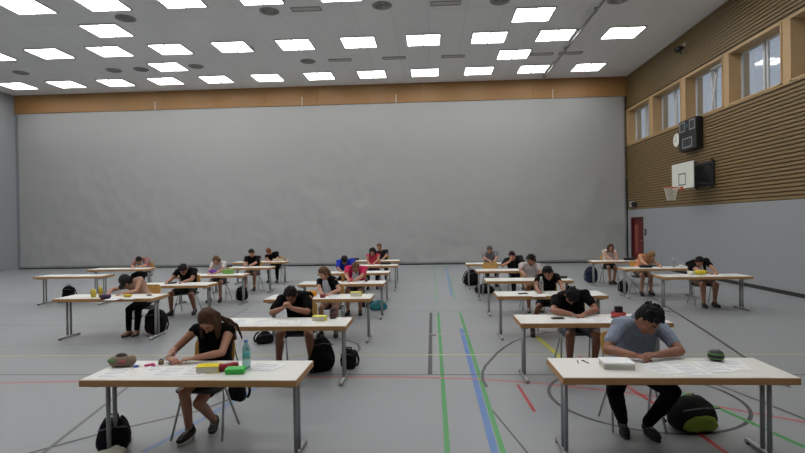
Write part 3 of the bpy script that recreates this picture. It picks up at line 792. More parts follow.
def softcase(x, y, rz, size, col, label, name='pencil_case', z=TH, trim=None, cat='pencil case'):
    w, d_, h_ = size; R_ = empty(name, (x, y, z), rz, label, cat)
    c = mat('case_'+'_'.join(map(str, col)), col, .8, bump=.3, bscale=60)
    bm = NB(); loft(bm, [(-w/2+h_*.3, 0, h_*.5), (-w*.3, 0, h_*.52), (0, 0, h_*.5), (w*.3, 0, h_*.52), (w/2-h_*.3, 0, h_*.5)], [d_*.4, d_*.5, d_*.5, d_*.5, d_*.4], [h_*.4, h_*.5, h_*.48, h_*.5, h_*.4], (0, 1, 0), 18, 2.6); obj('case_body', bm, c, R_, True)
    bm = NB(); tube(bm, [(-w*.4, 0, h_*.94), (0, 0, h_*1.0), (w*.4, 0, h_*.94)], .0035, 6); tube(bm, [(w*.4, 0, h_), (w*.46, -.01, h_*.9)], .005, 6); obj('zip', bm, mat('zip_'+'_'.join(map(str, trim or (60, 60, 60))), trim or (60, 60, 60), .5), R_)
    return R_
def plasticbox(x, y, rz, size, col, label, name='lunch_box', lid=None, cat='box', z=TH):
    w, d_, h_ = size; R_ = empty(name, (x, y, z), rz, label, cat)
    bm = NB(); box(bm, (0, 0, h_*.4), (w, d_, h_*.8)); obj('box_body', bm, mat('box_'+'_'.join(map(str, col)), col, .4), R_, bevel=.006)
    l = lid or col; bm = NB(); box(bm, (0, 0, h_*.89), (w+.008, d_+.008, h_*.2)); box(bm, (0, -d_/2-.005, h_*.75), (w*.25, .006, h_*.3)); obj('lid', bm, mat('box_'+'_'.join(map(str, l)), l, .4), R_, bevel=.004)
    return R_
def phone(x, y, rz, label, name='smartphone', size=(.075, .15, .012), cat='phone', calc=False, z=TH):
    R_ = empty(name, (x, y, z), rz, label, cat)
    bm = NB(); box(bm, (0, 0, size[2]/2), size); obj('housing', bm, M_blackp, R_, bevel=.004)
    bm = NB()
    if calc:
        for i in range(4):
            for j in range(5): box(bm, (-size[0]*.3+i*size[0]*.2, -size[1]*.4+j*size[1]*.11, size[2]), (size[0]*.13, size[1]*.07, .004))
        obj('keys', bm, mat('grey_keys', (120, 122, 126), .5), R_)
        bm = NB(); box(bm, (0, size[1]*.33, size[2]), (size[0]*.8, size[1]*.2, .002)); obj('display', bm, mat('lcd', (120, 130, 116), .3), R_)
    else:
        box(bm, (0, 0, size[2]), (size[0]*.9, size[1]*.86, .001)); obj('screen', bm, mat('dark_glass', (12, 14, 18), .1), R_)
    return R_
def cup(x, y, r, h_, col, label, name='cup', inner=True, z=TH, band=None):
    R_ = empty(name, (x, y, z), 0, label, 'cup' if name == 'cup' else 'tin')
    bm = NB(); lathe(bm, [(r*.85, 0), (r*.9, .004), (r, h_), (r*.9, h_), (r*.8, h_*.25)], n=20); obj('cup_body', bm, mat('cup_'+'_'.join(map(str, col)), col, .5), R_, True)
    if band: bm = NB(); lathe(bm, [(r*.96, h_*.35), (r*1.01, h_*.75)], n=20); obj('band', bm, mat('cup_'+'_'.join(map(str, band)), band, .5), R_, True)
    return R_
def ruck(x, y, rz, size, col, label, pocket=None, lean=0, droop=0, group='school bags on the floor', name='backpack', z=0, strapc=None):
    w, d_, h_ = size; R_ = empty(name, (x, y, z), rz, label, 'bag', group); R_.rotation_euler = (lean, 0, rz)
    c = mat('bag_'+'_'.join(map(str, col)), col, .9, spec=.2, bump=.3, bscale=60); pk = mat('bag_'+'_'.join(map(str, pocket or col)), pocket or col, .9, spec=.2, bump=.3, bscale=60)
    def lump(cc, ss, seed, vx=.014, dp=.012):
        bm = NB(); n = 6
        cs = [V((cc[0], cc[1], cc[2]+ss[2]*(i/(n-1)-.5)*.86)) for i in range(n)]
        f = [.86, 1, 1, .97, .88, .62]
        f = [q*(1-droop*(i/(n-1))**2) for i, q in enumerate(f)]
        loft(bm, cs, [ss[0]/2*q for q in f], [ss[1]/2*q for q in f], (1, 0, 0), 24, 3.2)
        return remesh(bm, vx, 2, dp, 7+seed)
    link_mesh('bag_body', lump((0, 0, h_/2), (w, d_, h_), 1), c, R_)
    link_mesh('front_pocket', lump((0, -d_*.42, h_*.3), (w*.78, d_*.35, h_*.48), 2, .012, .008), pk, R_)
    bm = NB(); tube(bm, [(-.04, d_*.1, h_*.94), (-.035, d_*.1, h_*1.05), (.035, d_*.1, h_*1.05), (.04, d_*.1, h_*.94)], .009, 8); obj('carry_handle', bm, pk, R_, True)
    bm = NB(); tube(bm, [(-w*.4, -d_*.5, h_*.74), (0, -d_*.57, h_*.80), (w*.4, -d_*.5, h_*.74)], .006, 6); obj('zip', bm, mat('zip_grey', (80, 80, 84), .4), R_)
    for s in (-1, 1):
        bm = NB(); pts = [(s*w*.22, d_*.46, h_*.88), (s*w*.34, d_*.72, h_*.66), (s*w*.44, d_*.72, h_*.3), (s*w*.42, d_*.44, h_*.1)]
        for a, b in zip(pts, pts[1:]): tube(bm, [a, ((V(a)+V(b))/2+V((0, .01, 0))), b], .014, 6)
        obj('shoulder_strap', bm, mat('bag_'+'_'.join(map(str, strapc or col)), strapc or col, .85), R_, True)
    return R_

# ------------------------------------------------------------------ tables with their owners
DESC = dict(
 T=['the long-haired girl in black', 'the boy with hands clasped at his chin', 'the girl in black and white turned left', 'the student in a pink shirt', 'the student in a bright blue shirt', 'the curly-haired woman in pink', 'the upright student in black at the very back'],
 R=['the young man in a blue polo shirt', 'the student whose face is hidden by bowed black hair', 'the black-shirted student behind a clear bottle', 'the student in a pale shirt glancing left', 'the student in black propping chin on hand', 'the grey-shirted student near the curtain'],
 O=['the student in a black cap', 'the dark-haired boy writing by a black calculator', 'the white-shirted student with a purple case', 'the black-haired boy sitting upright in black', 'the red-haired student in black bent low'],
 V=['the student in black at the right edge', 'the blond student in an orange top', 'the long-haired girl near the red door'],
 U=['', 'the student slumped on the far left table'])
for col in 'TROVU':
    for i in range(len(ROWS[col])):
        if (col, i) == ('U', 0): put_table(col, 1, 'white exam table with nobody at it at the far left edge')
        else: put_table(col, i+1, 'white exam table of '+DESC[col][i])

def seat(col, row, **k):
    """adds chair and person behind a table; hx,hy,hz = head centre"""
    yb = ROWS[col][row-1]
    hd = V(k['head'])
    hx = k.get('hipx', hd.x); hipy = k.get('hipy', yb+.36)
    cy = k.get('cy', hipy-.09); cxx = k.get('cx', hx)
    put_chair(cxx, cy, 'metal-legged school chair under '+DESC[col][row-1])
    ex = k.pop('hands', [(hx-.09, yb-.18, .777), (hx+.08, yb-.16, .777)])
    ft = k.pop('feet', [(hx-.13, hipy-.42), (hx+.13, hipy-.36)])
    k.update(hip=(hx, hipy), hands=ex, feet=ft, tableback=True)
    return person(k)

NEAR, MIDV, FARV = .0058, .0085, .011
# --- front left: long-haired girl
P = seat('T', 1, head=(-2.14, 4.78, 1.08), hipx=-2.16, hipy=4.94, cy=4.79, cx=-2.185, vox=NEAR, sc=.98, male=False, skin='a', hair='brown', style='long', pitch=58, yaw=-6, roll=4,
     top=(13, 13, 15), sleeve=.12, bottom=(13, 13, 15), legs='skirt', shoe=(13, 13, 15), wsole=True,
     hands=[(-2.41, 4.545, .785), (-2.17, 4.555, .785)], hdir=[(.8, -.45, -.03), (-.95, -.25, -.05)], hnor=[(.15, .1, -1), (0, .1, -1)], curl=[[.75, .7, .65, .5], [.3, .3, .3, .25]], penhand=0,
     feet=[(-2.29, 4.67), (-2.14, 4.88)], kx=[.15, -.15], toe=[-.12, .25],
     lock=[(-2.07, 4.86, 1.10), (-2.02, 4.93, 1.05), (-1.97, 4.95, .99), (-1.94, 4.93, .92), (-1.93, 4.92, .87)],
     label='girl with long brown hair in sleeveless black top writing at the front left table')
t = P['tips'][0]; pen(t.x-.005, t.y-.004, TH+.004, math.radians(125), 'pink pen in the hand of the long-haired girl', (226, 150, 196), -math.radians(42))
bm = NB(); W = (P['wr'][0]-(P['wr'][0]-P['elb'][0]).normalized()*.03); dx, dy, dz = frame_of(P['wr'][0]-P['elb'][0])
rings(bm, [[W+dz*q+dx*math.cos(t*PI/8)*r_+dy*math.sin(t*PI/8)*r_ for t in range(16)] for q, r_ in ((-.007, .026), (-.007, .031), (.007, .030), (.007, .026))], True)
tag(obj('wristwatch', bm, mat('watch_band', (168, 168, 160), .4), None, True), 'pale wristband on the long-haired girl writing arm', 'wristwatch')
# --- second row left: boy with hands at chin
seat('T', 2, head=(-1.95, 6.98, 1.01), hipx=-1.88, hipy=7.22, vox=.007, hair='dark', style='short', pitch=52, yaw=-4, skin='b', top=(13, 13, 15), sleeve=.75, bottom=(52, 54, 62), legs='short', shoe=(30, 30, 32),
     hands=[(-2.0, 6.74, .87), (-1.88, 6.74, .87)], hdir=[(.35, -.25, .75), (-.35, -.25, .75)], hnor=[(.9, .3, -.3), (-.9, .3, -.3)], curl=[[1.1]*4, [1.1]*4], elz=.785, shf=.06,
     feet=[(-2.1, 6.85), (-1.66, 6.92)], label='short-haired boy in black T-shirt and shorts holding clasped hands to his chin')
# --- third row left
seat('T', 3, head=(-1.97, 9.2, 1.09), hipx=-1.86, hipy=9.40, turn=-.35, vox=MIDV, male=False, sc=.97, hair='lbrown', style='tail', pitch=35, yaw=-35, roll=-8, skin='c', top=(13, 13, 15), front=(196, 202, 214), sleeve=.5, bottom=(150, 124, 106), legs='short', shoe=(60, 56, 56),
     label='brown-haired girl in black and white top turned left at the third table')
seat('T', 4, head=(-1.7, 11.27, 1.0), hipx=-1.72, hipy=11.48, vox=MIDV, hair='lbrown', style='short', pitch=42, skin='a', top=(186, 44, 84), front=(150, 36, 66), sleeve=.6, bottom=(50, 50, 60), legs='short',
     label='light-brown-haired student in a pink shirt looking down at the paper')
seat('T', 5, head=(-2.33, 13.52, 1.0), hipx=-2.3, hipy=13.74, vox=FARV, hair='dark', style='bushy', pitch=55, yaw=10, skin='b', top=(40, 58, 168), sleeve=.7, bottom=(40, 42, 52), legs='long',
     label='dark-haired student in a bright blue shirt bent over the fifth left table')
seat('T', 6, head=(-1.84, 15.72, 1.09), hipx=-1.82, hipy=15.86, vox=FARV, male=False, hair='dark', style='curly', pitch=32, skin='a', top=(200, 66, 88), sleeve=.15, bottom=(40, 42, 52), legs='long',
     label='woman with curly dark hair and a sleeveless pink top')
seat('T', 7, head=(-1.83, 17.68, 1.15), hipx=-1.72, hipy=17.78, turn=.3, vox=FARV, hair='lbrown', style='short', pitch=20, skin='a', top=(34, 34, 40), sleeve=.6, bottom=(40, 42, 52), legs='long',
     label='student in black sitting upright behind the curly-haired woman')
# --- outer left column
seat('O', 1, head=(-5.78, 9.38, .97), hipy=9.60, vox=MIDV, male=False, sc=.97, hair='black', style='tail', cap=True, pitch=60, yaw=-8, skin='c', top=(176, 142, 124), sleeve=.12, bottom=(13, 13, 15), legs='long', shoe=(150, 120, 100),
     hipx=-5.53, feet=[(-5.56, 9.10), (-5.44, 9.16)], hands=[(-5.95, 9.12, .777), (-5.66, 9.12, .777)], cx=-5.5, label='student in a black cap and beige sleeveless top bent over the left table')
seat('O', 2, head=(-5.58, 11.24, 1.0), hipx=-5.57, hipy=11.49, vox=MIDV, hair='black', style='bushy', pitch=45, skin='b', top=(13, 13, 15), sleeve=.5, bottom=(36, 36, 40), legs='short', shoe=(24, 24, 26),
     hands=[(-5.78, 10.92, .777), (-5.42, 10.94, .777)], feet=[(-5.86, 11.22), (-5.36, 11.3)], label='dark-haired boy in black T-shirt with bare knees at the second left table')
seat('O', 3, head=(-5.7, 13.28, 1.06), hipx=-5.66, hipy=13.47, vox=MIDV, male=False, hair='lbrown', style='tail', pitch=38, yaw=8, skin='c', top=(206, 196, 196), sleeve=.6, bottom=(60, 56, 66), legs='skirt', shoe=(34, 34, 36),
     label='light-brown-haired student in a white shirt writing behind a purple case')
seat('O', 4, head=(-5.54, 15.5, 1.12), hipx=-5.54, hipy=15.70, vox=FARV, hair='black', style='short', pitch=35, skin='a', top=(13, 13, 15), sleeve=.7, bottom=(96, 82, 76), legs='short', shoe=(20, 20, 22),
     label='black-haired boy in black T-shirt sitting upright in the fourth left row')
seat('O', 5, head=(-5.68, 17.62, 1.05), hipx=-5.5, hipy=17.88, vox=FARV, hair='red', style='short', pitch=62, yaw=-12, skin='a', top=(13, 13, 15), sleeve=.6, bottom=(13, 13, 15), legs='long',
     label='red-haired student in black leaning low over the last left table')
seat('U', 2, head=(-9.04, 15.42, .95), hipx=-9.0, hipy=15.66, vox=FARV, hair='black', style='short', pitch=62, skin='c', top=(150, 110, 108), front=(40, 40, 44), sleeve=.8, bottom=(34, 34, 40), legs='long',
     label='black-haired student slumped over the far left table before the curtain')
# --- front right: young man in polo
P = seat('R', 1, sc=1.03, hsc=1.1, head=(1.955, 4.82, 1.06), hipx=1.88, hipy=5.08, cy=5.06, cx=1.88, vox=NEAR, hair='black', style='bushy', pitch=48, yaw=30, roll=6, skin='b', top=(140, 150, 168), sleeve=.62, collar=True, bottom=(13, 13, 15), legs='long', shoe=(13, 13, 15), wsole=False,
     hands=[(1.74, 4.61, .79), (1.95, 4.63, .79)], hdir=[(.75, -.45, -.02), (-.85, -.3, .1)], hnor=[(.2, .15, -1), (-.2, .2, -1)], curl=[[.8, .75, .7, .55], [1.0, 1.0, .9, .8]], penhand=0, shf=.05,
     feet=[(1.74, 4.90), (1.95, 4.84)], kx=[-.35, .35], label='young man with thick black hair in a light blue polo shirt writing at front right')
t = P['tips'][0]; pen(t.x-.004, t.y-.006, TH+.004, math.radians(120), 'dark pen in the hand of the young man in polo shirt', (40, 40, 60), -math.radians(42))
seat('R', 2, head=(1.82, 6.93, .98), hipx=1.92, hipy=7.22, vox=.007, hair='black', style='bushy', pitch=72, yaw=0, skin='b', top=(13, 13, 15), sleeve=.6, bottom=(92, 98, 110), legs='short', shoe=(36, 36, 38),
     hands=[(1.76, 6.70, .777), (1.93, 6.72, .777)], feet=[(1.8, 6.98), (2.12, 6.98)], label='student in black T-shirt and grey shorts with black hair bowed over the table')
seat('R', 3, head=(2.04, 9.28, 1.04), hipx=2.08, hipy=9.54, vox=.0075, male=False, hair='black', style='short', pitch=38, yaw=-32, roll=-10, skin='b', top=(13, 13, 15), sleeve=.5, bottom=(28, 28, 32), legs='skirt', shoe=(30, 30, 32),
     hands=[(1.78, 8.92, .777), (2.22, 8.95, .777)], feet=[(1.7, 9.0), (2.22, 9.1)], label='black-haired student in black T-shirt looking down left behind a clear bottle')
seat('R', 4, head=(2.17, 11.55, 1.1), hipx=2.2, hipy=11.76, turn=-.4, vox=MIDV, hair='dark', style='bushy', pitch=18, yaw=-55, skin='b', top=(178, 170, 172), sleeve=.5, bottom=(150, 120, 104), legs='short', shoe=(150, 140, 136),
     hands=[(1.95, 11.18, .80), (2.24, 11.16, .777)], label='student with thick dark hair and pale shirt glancing left in the fourth right row')
seat('R', 5, head=(2.1, 13.76, 1.05), hipx=2.22, hipy=13.94, vox=FARV, hair='dark', style='short', pitch=28, yaw=-25, roll=-14, skin='a', top=(30, 34, 32), sleeve=.8, bottom=(36, 36, 42), legs='long',
     hands=[(2.0, 13.58, .93), (2.3, 13.3, .777)], hdir=[(.3, -.1, .9), None], hnor=[(.8, .4, 0), None], elz=.785, label='student in dark top with chin propped on one hand in the fifth right row')
seat('R', 6, head=(1.75, 16.0, 1.1), hipx=1.78, hipy=16.14, vox=FARV, hair='grey', style='short', pitch=28, skin='a', top=(112, 114, 118), sleeve=.6, bottom=(60, 60, 66), legs='long',
     label='student in a grey shirt at the last right table before the curtain')
seat('V', 1, head=(6.0, 12.0, .98), hipx=6.1, hipy=12.18, vox=MIDV, hair='black', style='short', pitch=40, yaw=-15, skin='a', top=(13, 13, 15), front=(150, 160, 170), sleeve=.6, bottom=(90, 74, 66), legs='short',
     label='dark-haired student in black at the table on the right edge')
seat('V', 2, head=(5.72, 13.88, 1.0), hipx=5.5, hipy=14.08, vox=FARV, male=False, hair='blond', style='long', pitch=52, yaw=18, roll=8, skin='c', top=(206, 140, 104), sleeve=.15, bottom=(92, 84, 72), legs='skirt', shoe=(34, 32, 34), kx=[.25, -.05],
     hands=[(5.48, 13.5, .777), (5.8, 13.5, .777)], label='blond long-haired student in a pale orange top leaning to the right')
seat('V', 3, head=(5.5, 16.3, 1.1), hipx=5.48, hipy=16.48, vox=FARV, male=False, hair='brown', style='long', pitch=35, yaw=-8, skin='c', top=(214, 196, 188), sleeve=.15, bottom=(32, 32, 38), legs='skirt',
     feet=[(5.4, 16.1), (5.52, 16.12)], label='girl with long brown hair in a white top near the red door')
put_chair(1.56, 13.96, 'empty school chair with yellowish wooden back beside the student propping chin on hand', 0, 'unused chairs')

# --- front left table
softcase(-2.78, 4.45, .15, (.24, .12, .09), (126, 108, 92), 'floppy multicoloured fabric pencil case at the left end of the front left table', trim=(176, 96, 92))
for j, (x, y, z, c, r_) in enumerate(((-.07, -.03, .06, (96, 128, 74), .035), (.02, -.04, .05, (170, 92, 96), .032), (.06, .0, .07, (206, 170, 150), .03), (-.02, .02, .085, (70, 58, 52), .04))):
    bm = NB(); ell(bm, (x, y, z), Matrix.Identity(3), (r_*1.3, r_, r_*.7)); o = obj('fabric_patch', bm, mat('patch_%d%d%d' % c, c, .9, bump=.3, bscale=60), bpy.data.objects['pencil_case'], True)
sheet(-2.72, 4.22, .05, 'printed sheet near the left end of the front left table')
sheet(-2.27, 4.27, -.06, 'left of two printed sheets before the long-haired girl')
sheet(-2.03, 4.28, .04, 'right of two printed sheets before the long-haired girl')
sheet(-1.5, 4.42, -.25, 'sheet lying behind the water bottle at the right table end', w=.297, h_=.21)
sheet(-2.42, 4.43, .3, 'sheet under the writing hand of the long-haired girl', w=.21)
for x, y, a, l in ((-2.54, 4.45, .8, 'left'), (-2.50, 4.46, 2.2, 'right')): 
    R_ = empty('highlighter', (x, y, TH+.012), a, 'small pink highlighter, %s one of the crossed pair' % l, 'highlighter', 'pink highlighters')
    bm = NB(); tube(bm, [(-.035, 0, 0), (.03, 0, 0)], .010, 8); obj('barrel', bm, mat('hl_pink', (232, 70, 150), .4), R_, True)
    bm = NB(); tube(bm, [(.03, 0, 0), (.05, 0, 0)], [.010, .006], 8); obj('cap', bm, mat('hl_pink_cap', (206, 46, 128), .4), R_, True)
R_ = empty('eraser', (-2.63, 4.42, TH), .5, 'small blue and white eraser right of the fabric pencil case', 'eraser')
bm = NB(); box(bm, (-.01, 0, .009), (.04, .022, .018)); obj('sleeve', bm, mat('eraser_blue', (70, 110, 196), .6), R_); bm = NB(); box(bm, (.017, 0, .0085), (.016, .02, .016)); obj('rubber', bm, mat('eraser_white', (226, 226, 226), .8), R_, bevel=.003)
R_ = empty('pencil_sharpener', (-2.455, 4.50, TH), .2, 'little brown round sharpener beside the writing hand', 'sharpener')
bm = NB(); lathe(bm, [(.02, 0), (.024, .01), (.024, .035), (.018, .045)], n=14); obj('container', bm, mat('sharp_brown', (128, 110, 78), .5), R_, True); bm = NB(); lathe(bm, [(.012, .045), (.012, .052)], n=12); obj('opening', bm, M_blackp, R_)
book(-1.92, 4.29, .12, (.19, .125, .055), (222, 204, 46), 'thick yellow dictionary with pale page edges on the front left table', name='dictionary')
softcase(-1.775, 4.33, .65, (.20, .08, .06), (150, 36, 48), 'dark red pencil case between the yellow dictionary and green box', trim=(220, 190, 190))
plasticbox(-1.67, 4.245, .08, (.15, .10, .045), (58, 186, 74), 'bright green plastic box beside the water bottle')
bottle(-1.62, 4.36, .25, 'clear bluish water bottle with blue cap on the front left table', (170, 216, 214), (44, 110, 190), (96, 176, 180))
# bag hanging on the chair, things on the floor
hb = ruck(-2.0, 5.12, -.3, (.19, .12, .27), (13, 13, 15), 'small black bag hanging from the chair of the long-haired girl', droop=.4, name='hanging_handbag', group='', z=.2)
bm = NB(); tube(bm, [(-.04, .02, .26), (-.03, -.04, .45), (.0, -.05, .62), (.03, -.04, .45), (.04, .02, .26)], .006, 6)
obj('hanging_strap', bm, M_black, hb, True)
ruck(-2.86, 4.42, .5, (.28, .18, .30), (24, 24, 30), 'black bag leaning on the left leg of the front left table', droop=.2)
bm = NB()
for k in range(9): ell(bm, (random.uniform(-.16, .16), random.uniform(-.08, .08), random.uniform(.02, .06)), Matrix.Rotation(random.random()*3, 3, 'Z'), (.12, .06, .035+random.random()*.04))
bpy_o = link_mesh('jacket', remesh(bm, .009, 2, .014, 11), mat('pale_cloth', (176, 176, 164), .9, bump=.2)); bpy_o.location = (-2.66, 4.2, 0)
tag(bpy_o, 'crumpled pale grey cloth jacket on the floor below the front left table', 'jacket')
# --- second left table
for k, (x, y, a) in enumerate(((-2.5, 6.5, .1), (-2.2, 6.46, -.1), (-1.9, 6.45, .05), (-1.62, 6.5, .12))):
    sheet(x, y, a, '%s of four printed sheets before the boy with clasped hands' % ('leftmost', 'second from left', 'second from right', 'rightmost')[k])
book(-1.47, 6.57, -.1, (.17, .12, .06), (214, 210, 96), 'pale yellow topped thick book on the second left table', name='dictionary')
R_ = cup(-1.32, 6.70, .045, .10, (36, 24, 30), 'dark pencil cup with reddish band at the right of the second left table', band=(96, 40, 44))
bm = NB(); ell(bm, (0, 0, .115), Matrix.Identity(3), (.04, .04, .025)); obj('contents', bm, mat('cup_stuff', (70, 44, 50), .8), R_, True)
ruck(-1.52, 6.92, .35, (.36, .24, .46), (13, 13, 15), 'large black backpack leaning under the second left table', droop=.35, lean=-.12)
ruck(-1.17, 7.0, -.3, (.22, .15, .27), (18, 18, 22), 'smaller black shoulder bag right of the large black backpack', name='shoulder_bag')
ruck(-2.84, 8.5, .6, (.32, .2, .2), (13, 13, 15), 'low black bag on the floor left of the boy with clasped hands', droop=.4)
# --- third left table
softcase(-2.08, 8.74, .1, (.20, .10, .10), (220, 150, 40), 'orange pencil pouch on the third left table')
R_ = cup(-1.86, 8.60, .05, .055, (120, 34, 52), 'small dark red cup before the girl in black and white')
book(-1.32, 8.78, 0, (.19, .13, .07), (206, 198, 90), 'yellow-green topped book at the right of the third left table', name='dictionary')
sheet(-1.7, 8.66, .1, 'printed sheet in the middle of the third left table'); sheet(-2.35, 8.74, -.1, 'printed sheet at the left end of the third left table')
ruck(-1.25, 11.75, .2, (.42, .24, .2), (52, 120, 134), 'flat teal bag on the floor under the fourth left table', droop=.3, name='sports_bag')
# --- fourth left table and further
bottle(-1.93, 10.98, .2, 'amber drink bottle before the pink-shirted student', (210, 160, 90), (230, 200, 90))
R_ = cup(-1.74, 10.93, .04, .07, (190, 60, 80), 'small red cup before the pink-shirted student'); R_ = cup(-1.42, 10.93, .035, .06, (60, 50, 80), 'small dark cup right of the pink-shirted student')
sheet(-1.2, 10.85, .1, 'white sheet at the right end of the fourth left table'); sheet(-1.6, 10.78, .0, 'white sheet before the pink-shirted student')
ruck(-1.6, 12.15, .1, (.34, .2, .3), (13, 13, 15), 'small black bag under the pink-shirted student table', droop=.3)
sheet(-2.2, 13.2, .1, 'white sheet before the blue-shirted student', False); sheet(-1.4, 13.16, .1, 'white sheet at the right end of the fifth left table', False)
softcase(-1.42, 15.36, 0, (.36, .14, .07), (30, 28, 30), 'black pencil case at the right of the curly-haired woman'); sheet(-1.72, 15.2, .0, 'white sheet before the curly-haired woman', False)
softcase(-2.62, 17.2, 0, (.34, .16, .09), (44, 42, 44), 'dark pencil case at the left end of the rearmost left table')
# --- outer left tables
bottle(-5.92, 8.86, .2, 'yellow drink bottle at the elbow of the student in a cap', (214, 190, 50), (230, 206, 60))
cup(-6.08, 8.9, .045, .14, (190, 170, 60), 'yellow cup at the left end of the front outer table')
softcase(-5.7, 8.66, .1, (.2, .1, .08), (74, 58, 92), 'purple-grey pencil case before the student in a cap')
softcase(-5.42, 8.86, .2, (.14, .08, .05), (212, 178, 40), 'small yellow pencil case on the front outer table')
phone(-5.14, 9.06, .7, 'black phone at the right end of the front outer table')
sheet(-5.52, 8.62, .05, 'printed sheet before the student in a cap'); sheet(-5.25, 8.72, -.1, 'printed sheet right of the yellow pencil case')
ruck(-5.16, 9.3, .1, (.38, .22, .46), (22, 20, 24), 'tall black backpack beside the right leg of the front outer table', pocket=(34, 24, 30))
phone(-5.69, 10.93, .1, 'black calculator before the dark-haired boy', 'calculator', (.16, .17, .03), 'calculator', True)
sheet(-5.3, 10.9, .2, 'white sheet under the hand of the dark-haired boy'); sheet(-4.98, 10.86, .0, 'white sheet at the right end of the second outer table')
sheet(-6.1, 12.98, .2, 'white sheet at the left end of the third outer table', False); sheet(-6.35, 12.9, .0, 'second white sheet at the far left end of the third outer table', False)
softcase(-5.66, 12.98, .1, (.24, .1, .11), (110, 62, 170), 'purple pencil case before the white-shirted student', trim=(170, 120, 200))
plasticbox(-5.25, 12.98, .1, (.26, .14, .12), (120, 168, 84), 'light green box at the right of the white-shirted student')
sheet(-5.0, 12.85, .1, 'white sheet right of the light green box', False)
ruck(-5.05, 13.35, .2, (.3, .2, .36), (13, 13, 15), 'small black bag under the third outer table')
softcase(-6.12, 15.12, .0, (.26, .12, .07), (34, 32, 34), 'black case at the left end of the fourth outer table')
sheet(-5.6, 15.06, .0, 'white sheet before the upright black-haired boy', False); sheet(-5.45, 17.25, .0, 'white sheet before the red-haired student', False)
plasticbox(-5.28, 17.3, .2, (.3, .12, .08), (196, 184, 160), 'cream box beside the red-haired student'); cup(-5.02, 17.3, .035, .1, (170, 130, 100), 'small brown cup at the right end of the last outer table')
ruck(-10.0, 13.6, .1, (.3, .2, .4), (13, 13, 15), 'black bag behind the unoccupied far left table')
sheet(-8.9, 15.05, .1, 'white sheet before the slumped student', False)
# --- front right table
R_ = empty('booklet_stack', (1.53, 4.43, TH), -.08, 'thick stack of white booklets at the left of the front right table', 'booklets')
bm = NB(); box(bm, (0, 0, .02), (.24, .19, .04)); obj('page_block', bm, mat('page_edges_grey', (202, 198, 186), .8, bump=.4, bscale=8, stretch=(1, 1, 90)), R_)
bm = NB(); box(bm, (0.004, .002, .045), (.25, .2, .01)); box(bm, (-.003, 0, .053), (.245, .195, .006), Matrix.Rotation(.05, 3, 'Z')); obj('top_cover', bm, M_paper, R_)
pen(1.24, 4.52, TH+.005, 1.4, 'short dark pen at the left end of the front right table', (34, 34, 40), L=.07); pen(1.33, 4.52, TH+.005, 1.9, 'dark pencil left of the white booklets', (40, 40, 44), L=.09)
for k, (x, y, a, l) in enumerate(((1.86, 4.37, .2, 'sheet on the left before the young man in polo'), (2.08, 4.33, .1, 'sheet in the middle before the young man in polo'), (2.32, 4.42, .05, 'sheet right of the young man hands'), (2.5, 4.5, -.2, 'sheet beneath the dark round tin'))): sheet(x, y, a, l)
sheet(2.05, 4.52, .3, 'sheet under the young man writing hand')
R_ = empty('round_tin', (2.44, 4.62, TH), 0, 'dark round tin with green stripes at the right of the front right table', 'tin')
bm = NB(); lathe(bm, [(.04, 0), (.058, .02), (.066, .045), (.058, .075), (.035, .092)], n=18); obj('tin_body', bm, M_blackp, R_, True)
bm = NB(); lathe(bm, [(.0605, .022), (.066, .032)], n=18); lathe(bm, [(.064, .056), (.0595, .072)], n=18); obj('stripe', bm, mat('tin_green', (84, 128, 76), .5), R_, True)
bm = NB(); lathe(bm, [(.033, .092), (.03, .1)], n=14); obj('knob', bm, mat('tin_grey', (120, 124, 120), .5), R_, True)
ruck(2.42, 5.0, .2, (.46, .26, .30), (26, 28, 26), 'black and lime green backpack under the front right table', pocket=(122, 142, 56), droop=.15)
# --- second right table
phone(1.56, 6.60, .1, 'black smartphone at the left of the second right table', size=(.15, .08, .014))
for k, (x, y, a) in enumerate(((1.78, 6.5, .1), (2.05, 6.46, -.1), (2.5, 6.6, .1))): sheet(x, y, a, '%s printed sheet of the bowed student' % ('left', 'middle', 'right')[k])
R_ = cup(2.32, 6.62, .09, .07, (150, 40, 44), 'wide red and grey tin with a black top on the second right table', name='round_tin', band=(196, 60, 56))
bm = NB(); lathe(bm, [(.094, .0), (.094, .02)], n=20); obj('grey_base', bm, mat('tin_base_grey', (110, 112, 124), .5), R_); bm = NB(); box(bm, (0, 0, .11), (.09, .06, .08)); obj('black_insert', bm, M_blackp, R_, bevel=.008)
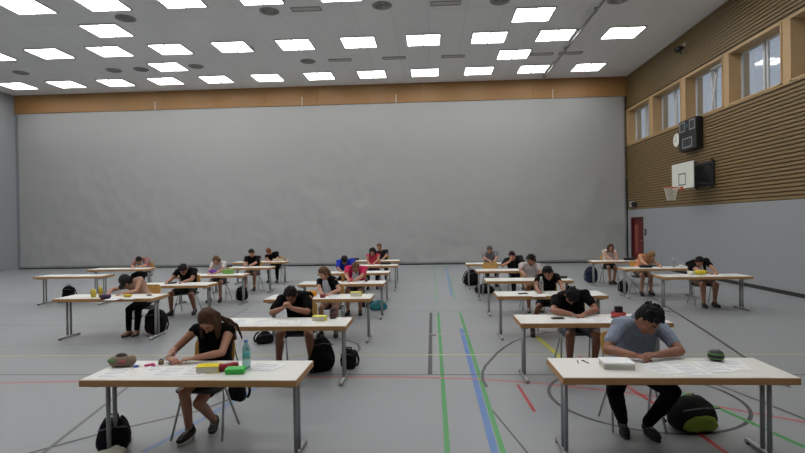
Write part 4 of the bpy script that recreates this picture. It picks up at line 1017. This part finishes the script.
# --- third and further right tables
bottle(1.86, 9.0, .27, 'clear plastic water bottle before the black-shirted student', (206, 214, 212), (210, 214, 214))
phone(1.52, 8.86, .2, 'black phone at the left of the third right table', size=(.16, .08, .014)); sheet(1.72, 8.66, .05, 'left printed sheet of the third right table'); sheet(2.2, 8.66, .0, 'right printed sheet of the third right table'); sheet(2.55, 8.7, .0, 'printed sheet at the far right of the third right table')
sheet(1.85, 11.1, .1, 'white sheet before the student in pale shirt', False); plasticbox(2.75, 11.2, 0, (.2, .12, .05), (40, 40, 44), 'black box at the right end of the fourth right table')
sheet(2.0, 13.3, .1, 'white sheet before the student propping chin', False); softcase(2.3, 13.42, 0, (.2, .08, .07), (60, 50, 96), 'dark violet case before the student propping chin')
sheet(1.75, 15.45, .1, 'white sheet before the grey-shirted student', False)
ruck(1.2, 16.15, .3, (.5, .3, .5), (20, 20, 24), 'big black backpack under the last right table', droop=.3)
ruck(1.42, 14.35, .1, (.55, .28, .26), (20, 20, 24), 'flat black bag behind the fifth right table leg', droop=.4, name='sports_bag')
ruck(4.98, 16.55, .1, (.38, .24, .52), (36, 46, 66), 'navy blue backpack under the table near the red door')
ruck(5.12, 14.2, .1, (.22, .16, .34), (13, 13, 15), 'narrow black bag under the blond student table')
softcase(5.9, 15.86, 0, (.36, .14, .08), (26, 24, 26), 'black case beside the girl near the red door'); softcase(5.4, 13.44, 0, (.34, .14, .07), (26, 26, 28), 'black case before the blond student')
bottle(6.12, 13.5, .24, 'clear bottle on the blond student table', (200, 206, 206), (200, 204, 206)); cup(6.28, 13.45, .05, .06, (226, 226, 226), 'white cup right of the clear bottle')
cup(5.62, 11.6, .07, .08, (226, 222, 206), 'white cup on the table at the right edge'); softcase(5.83, 11.62, 0, (.26, .12, .1), (214, 196, 50), 'yellow case on the table at the right edge')
sheet(6.0, 11.45, 0, 'white sheet before the student at the right edge', False); sheet(5.6, 13.3, .2, 'white sheet before the blond student', False)

# ------------------------------------------------------------------ light and camera
w = bpy.data.worlds.new('sky'); S.world = w; w.use_nodes = True
w.node_tree.nodes['Background'].inputs[0].default_value = (.60, .65, .72, 1); w.node_tree.nodes['Background'].inputs[1].default_value = .55
cam = bpy.data.cameras.new('camera'); co = bpy.data.objects.new('camera', cam); COL.objects.link(co)
cam.sensor_width = 36; cam.lens = 36*516/805; cam.clip_end = 200
r_ = V((0.99821777, 0.05743682, -0.0161955)); u_ = V((0.01574317, 0.00831919, 0.99984146)); f_ = V((-0.05756245, 0.99831448, -0.00740013))
M = Matrix((r_, u_, -f_)).transposed().to_4x4(); M.translation = V((0, 0, 1.982)); co.matrix_world = M
S.camera = co
S.view_settings.view_transform = 'Standard'; S.view_settings.look = 'None'; S.view_settings.gamma = 1; S.view_settings.use_curve_mapping = False
S.view_settings.exposure = .5
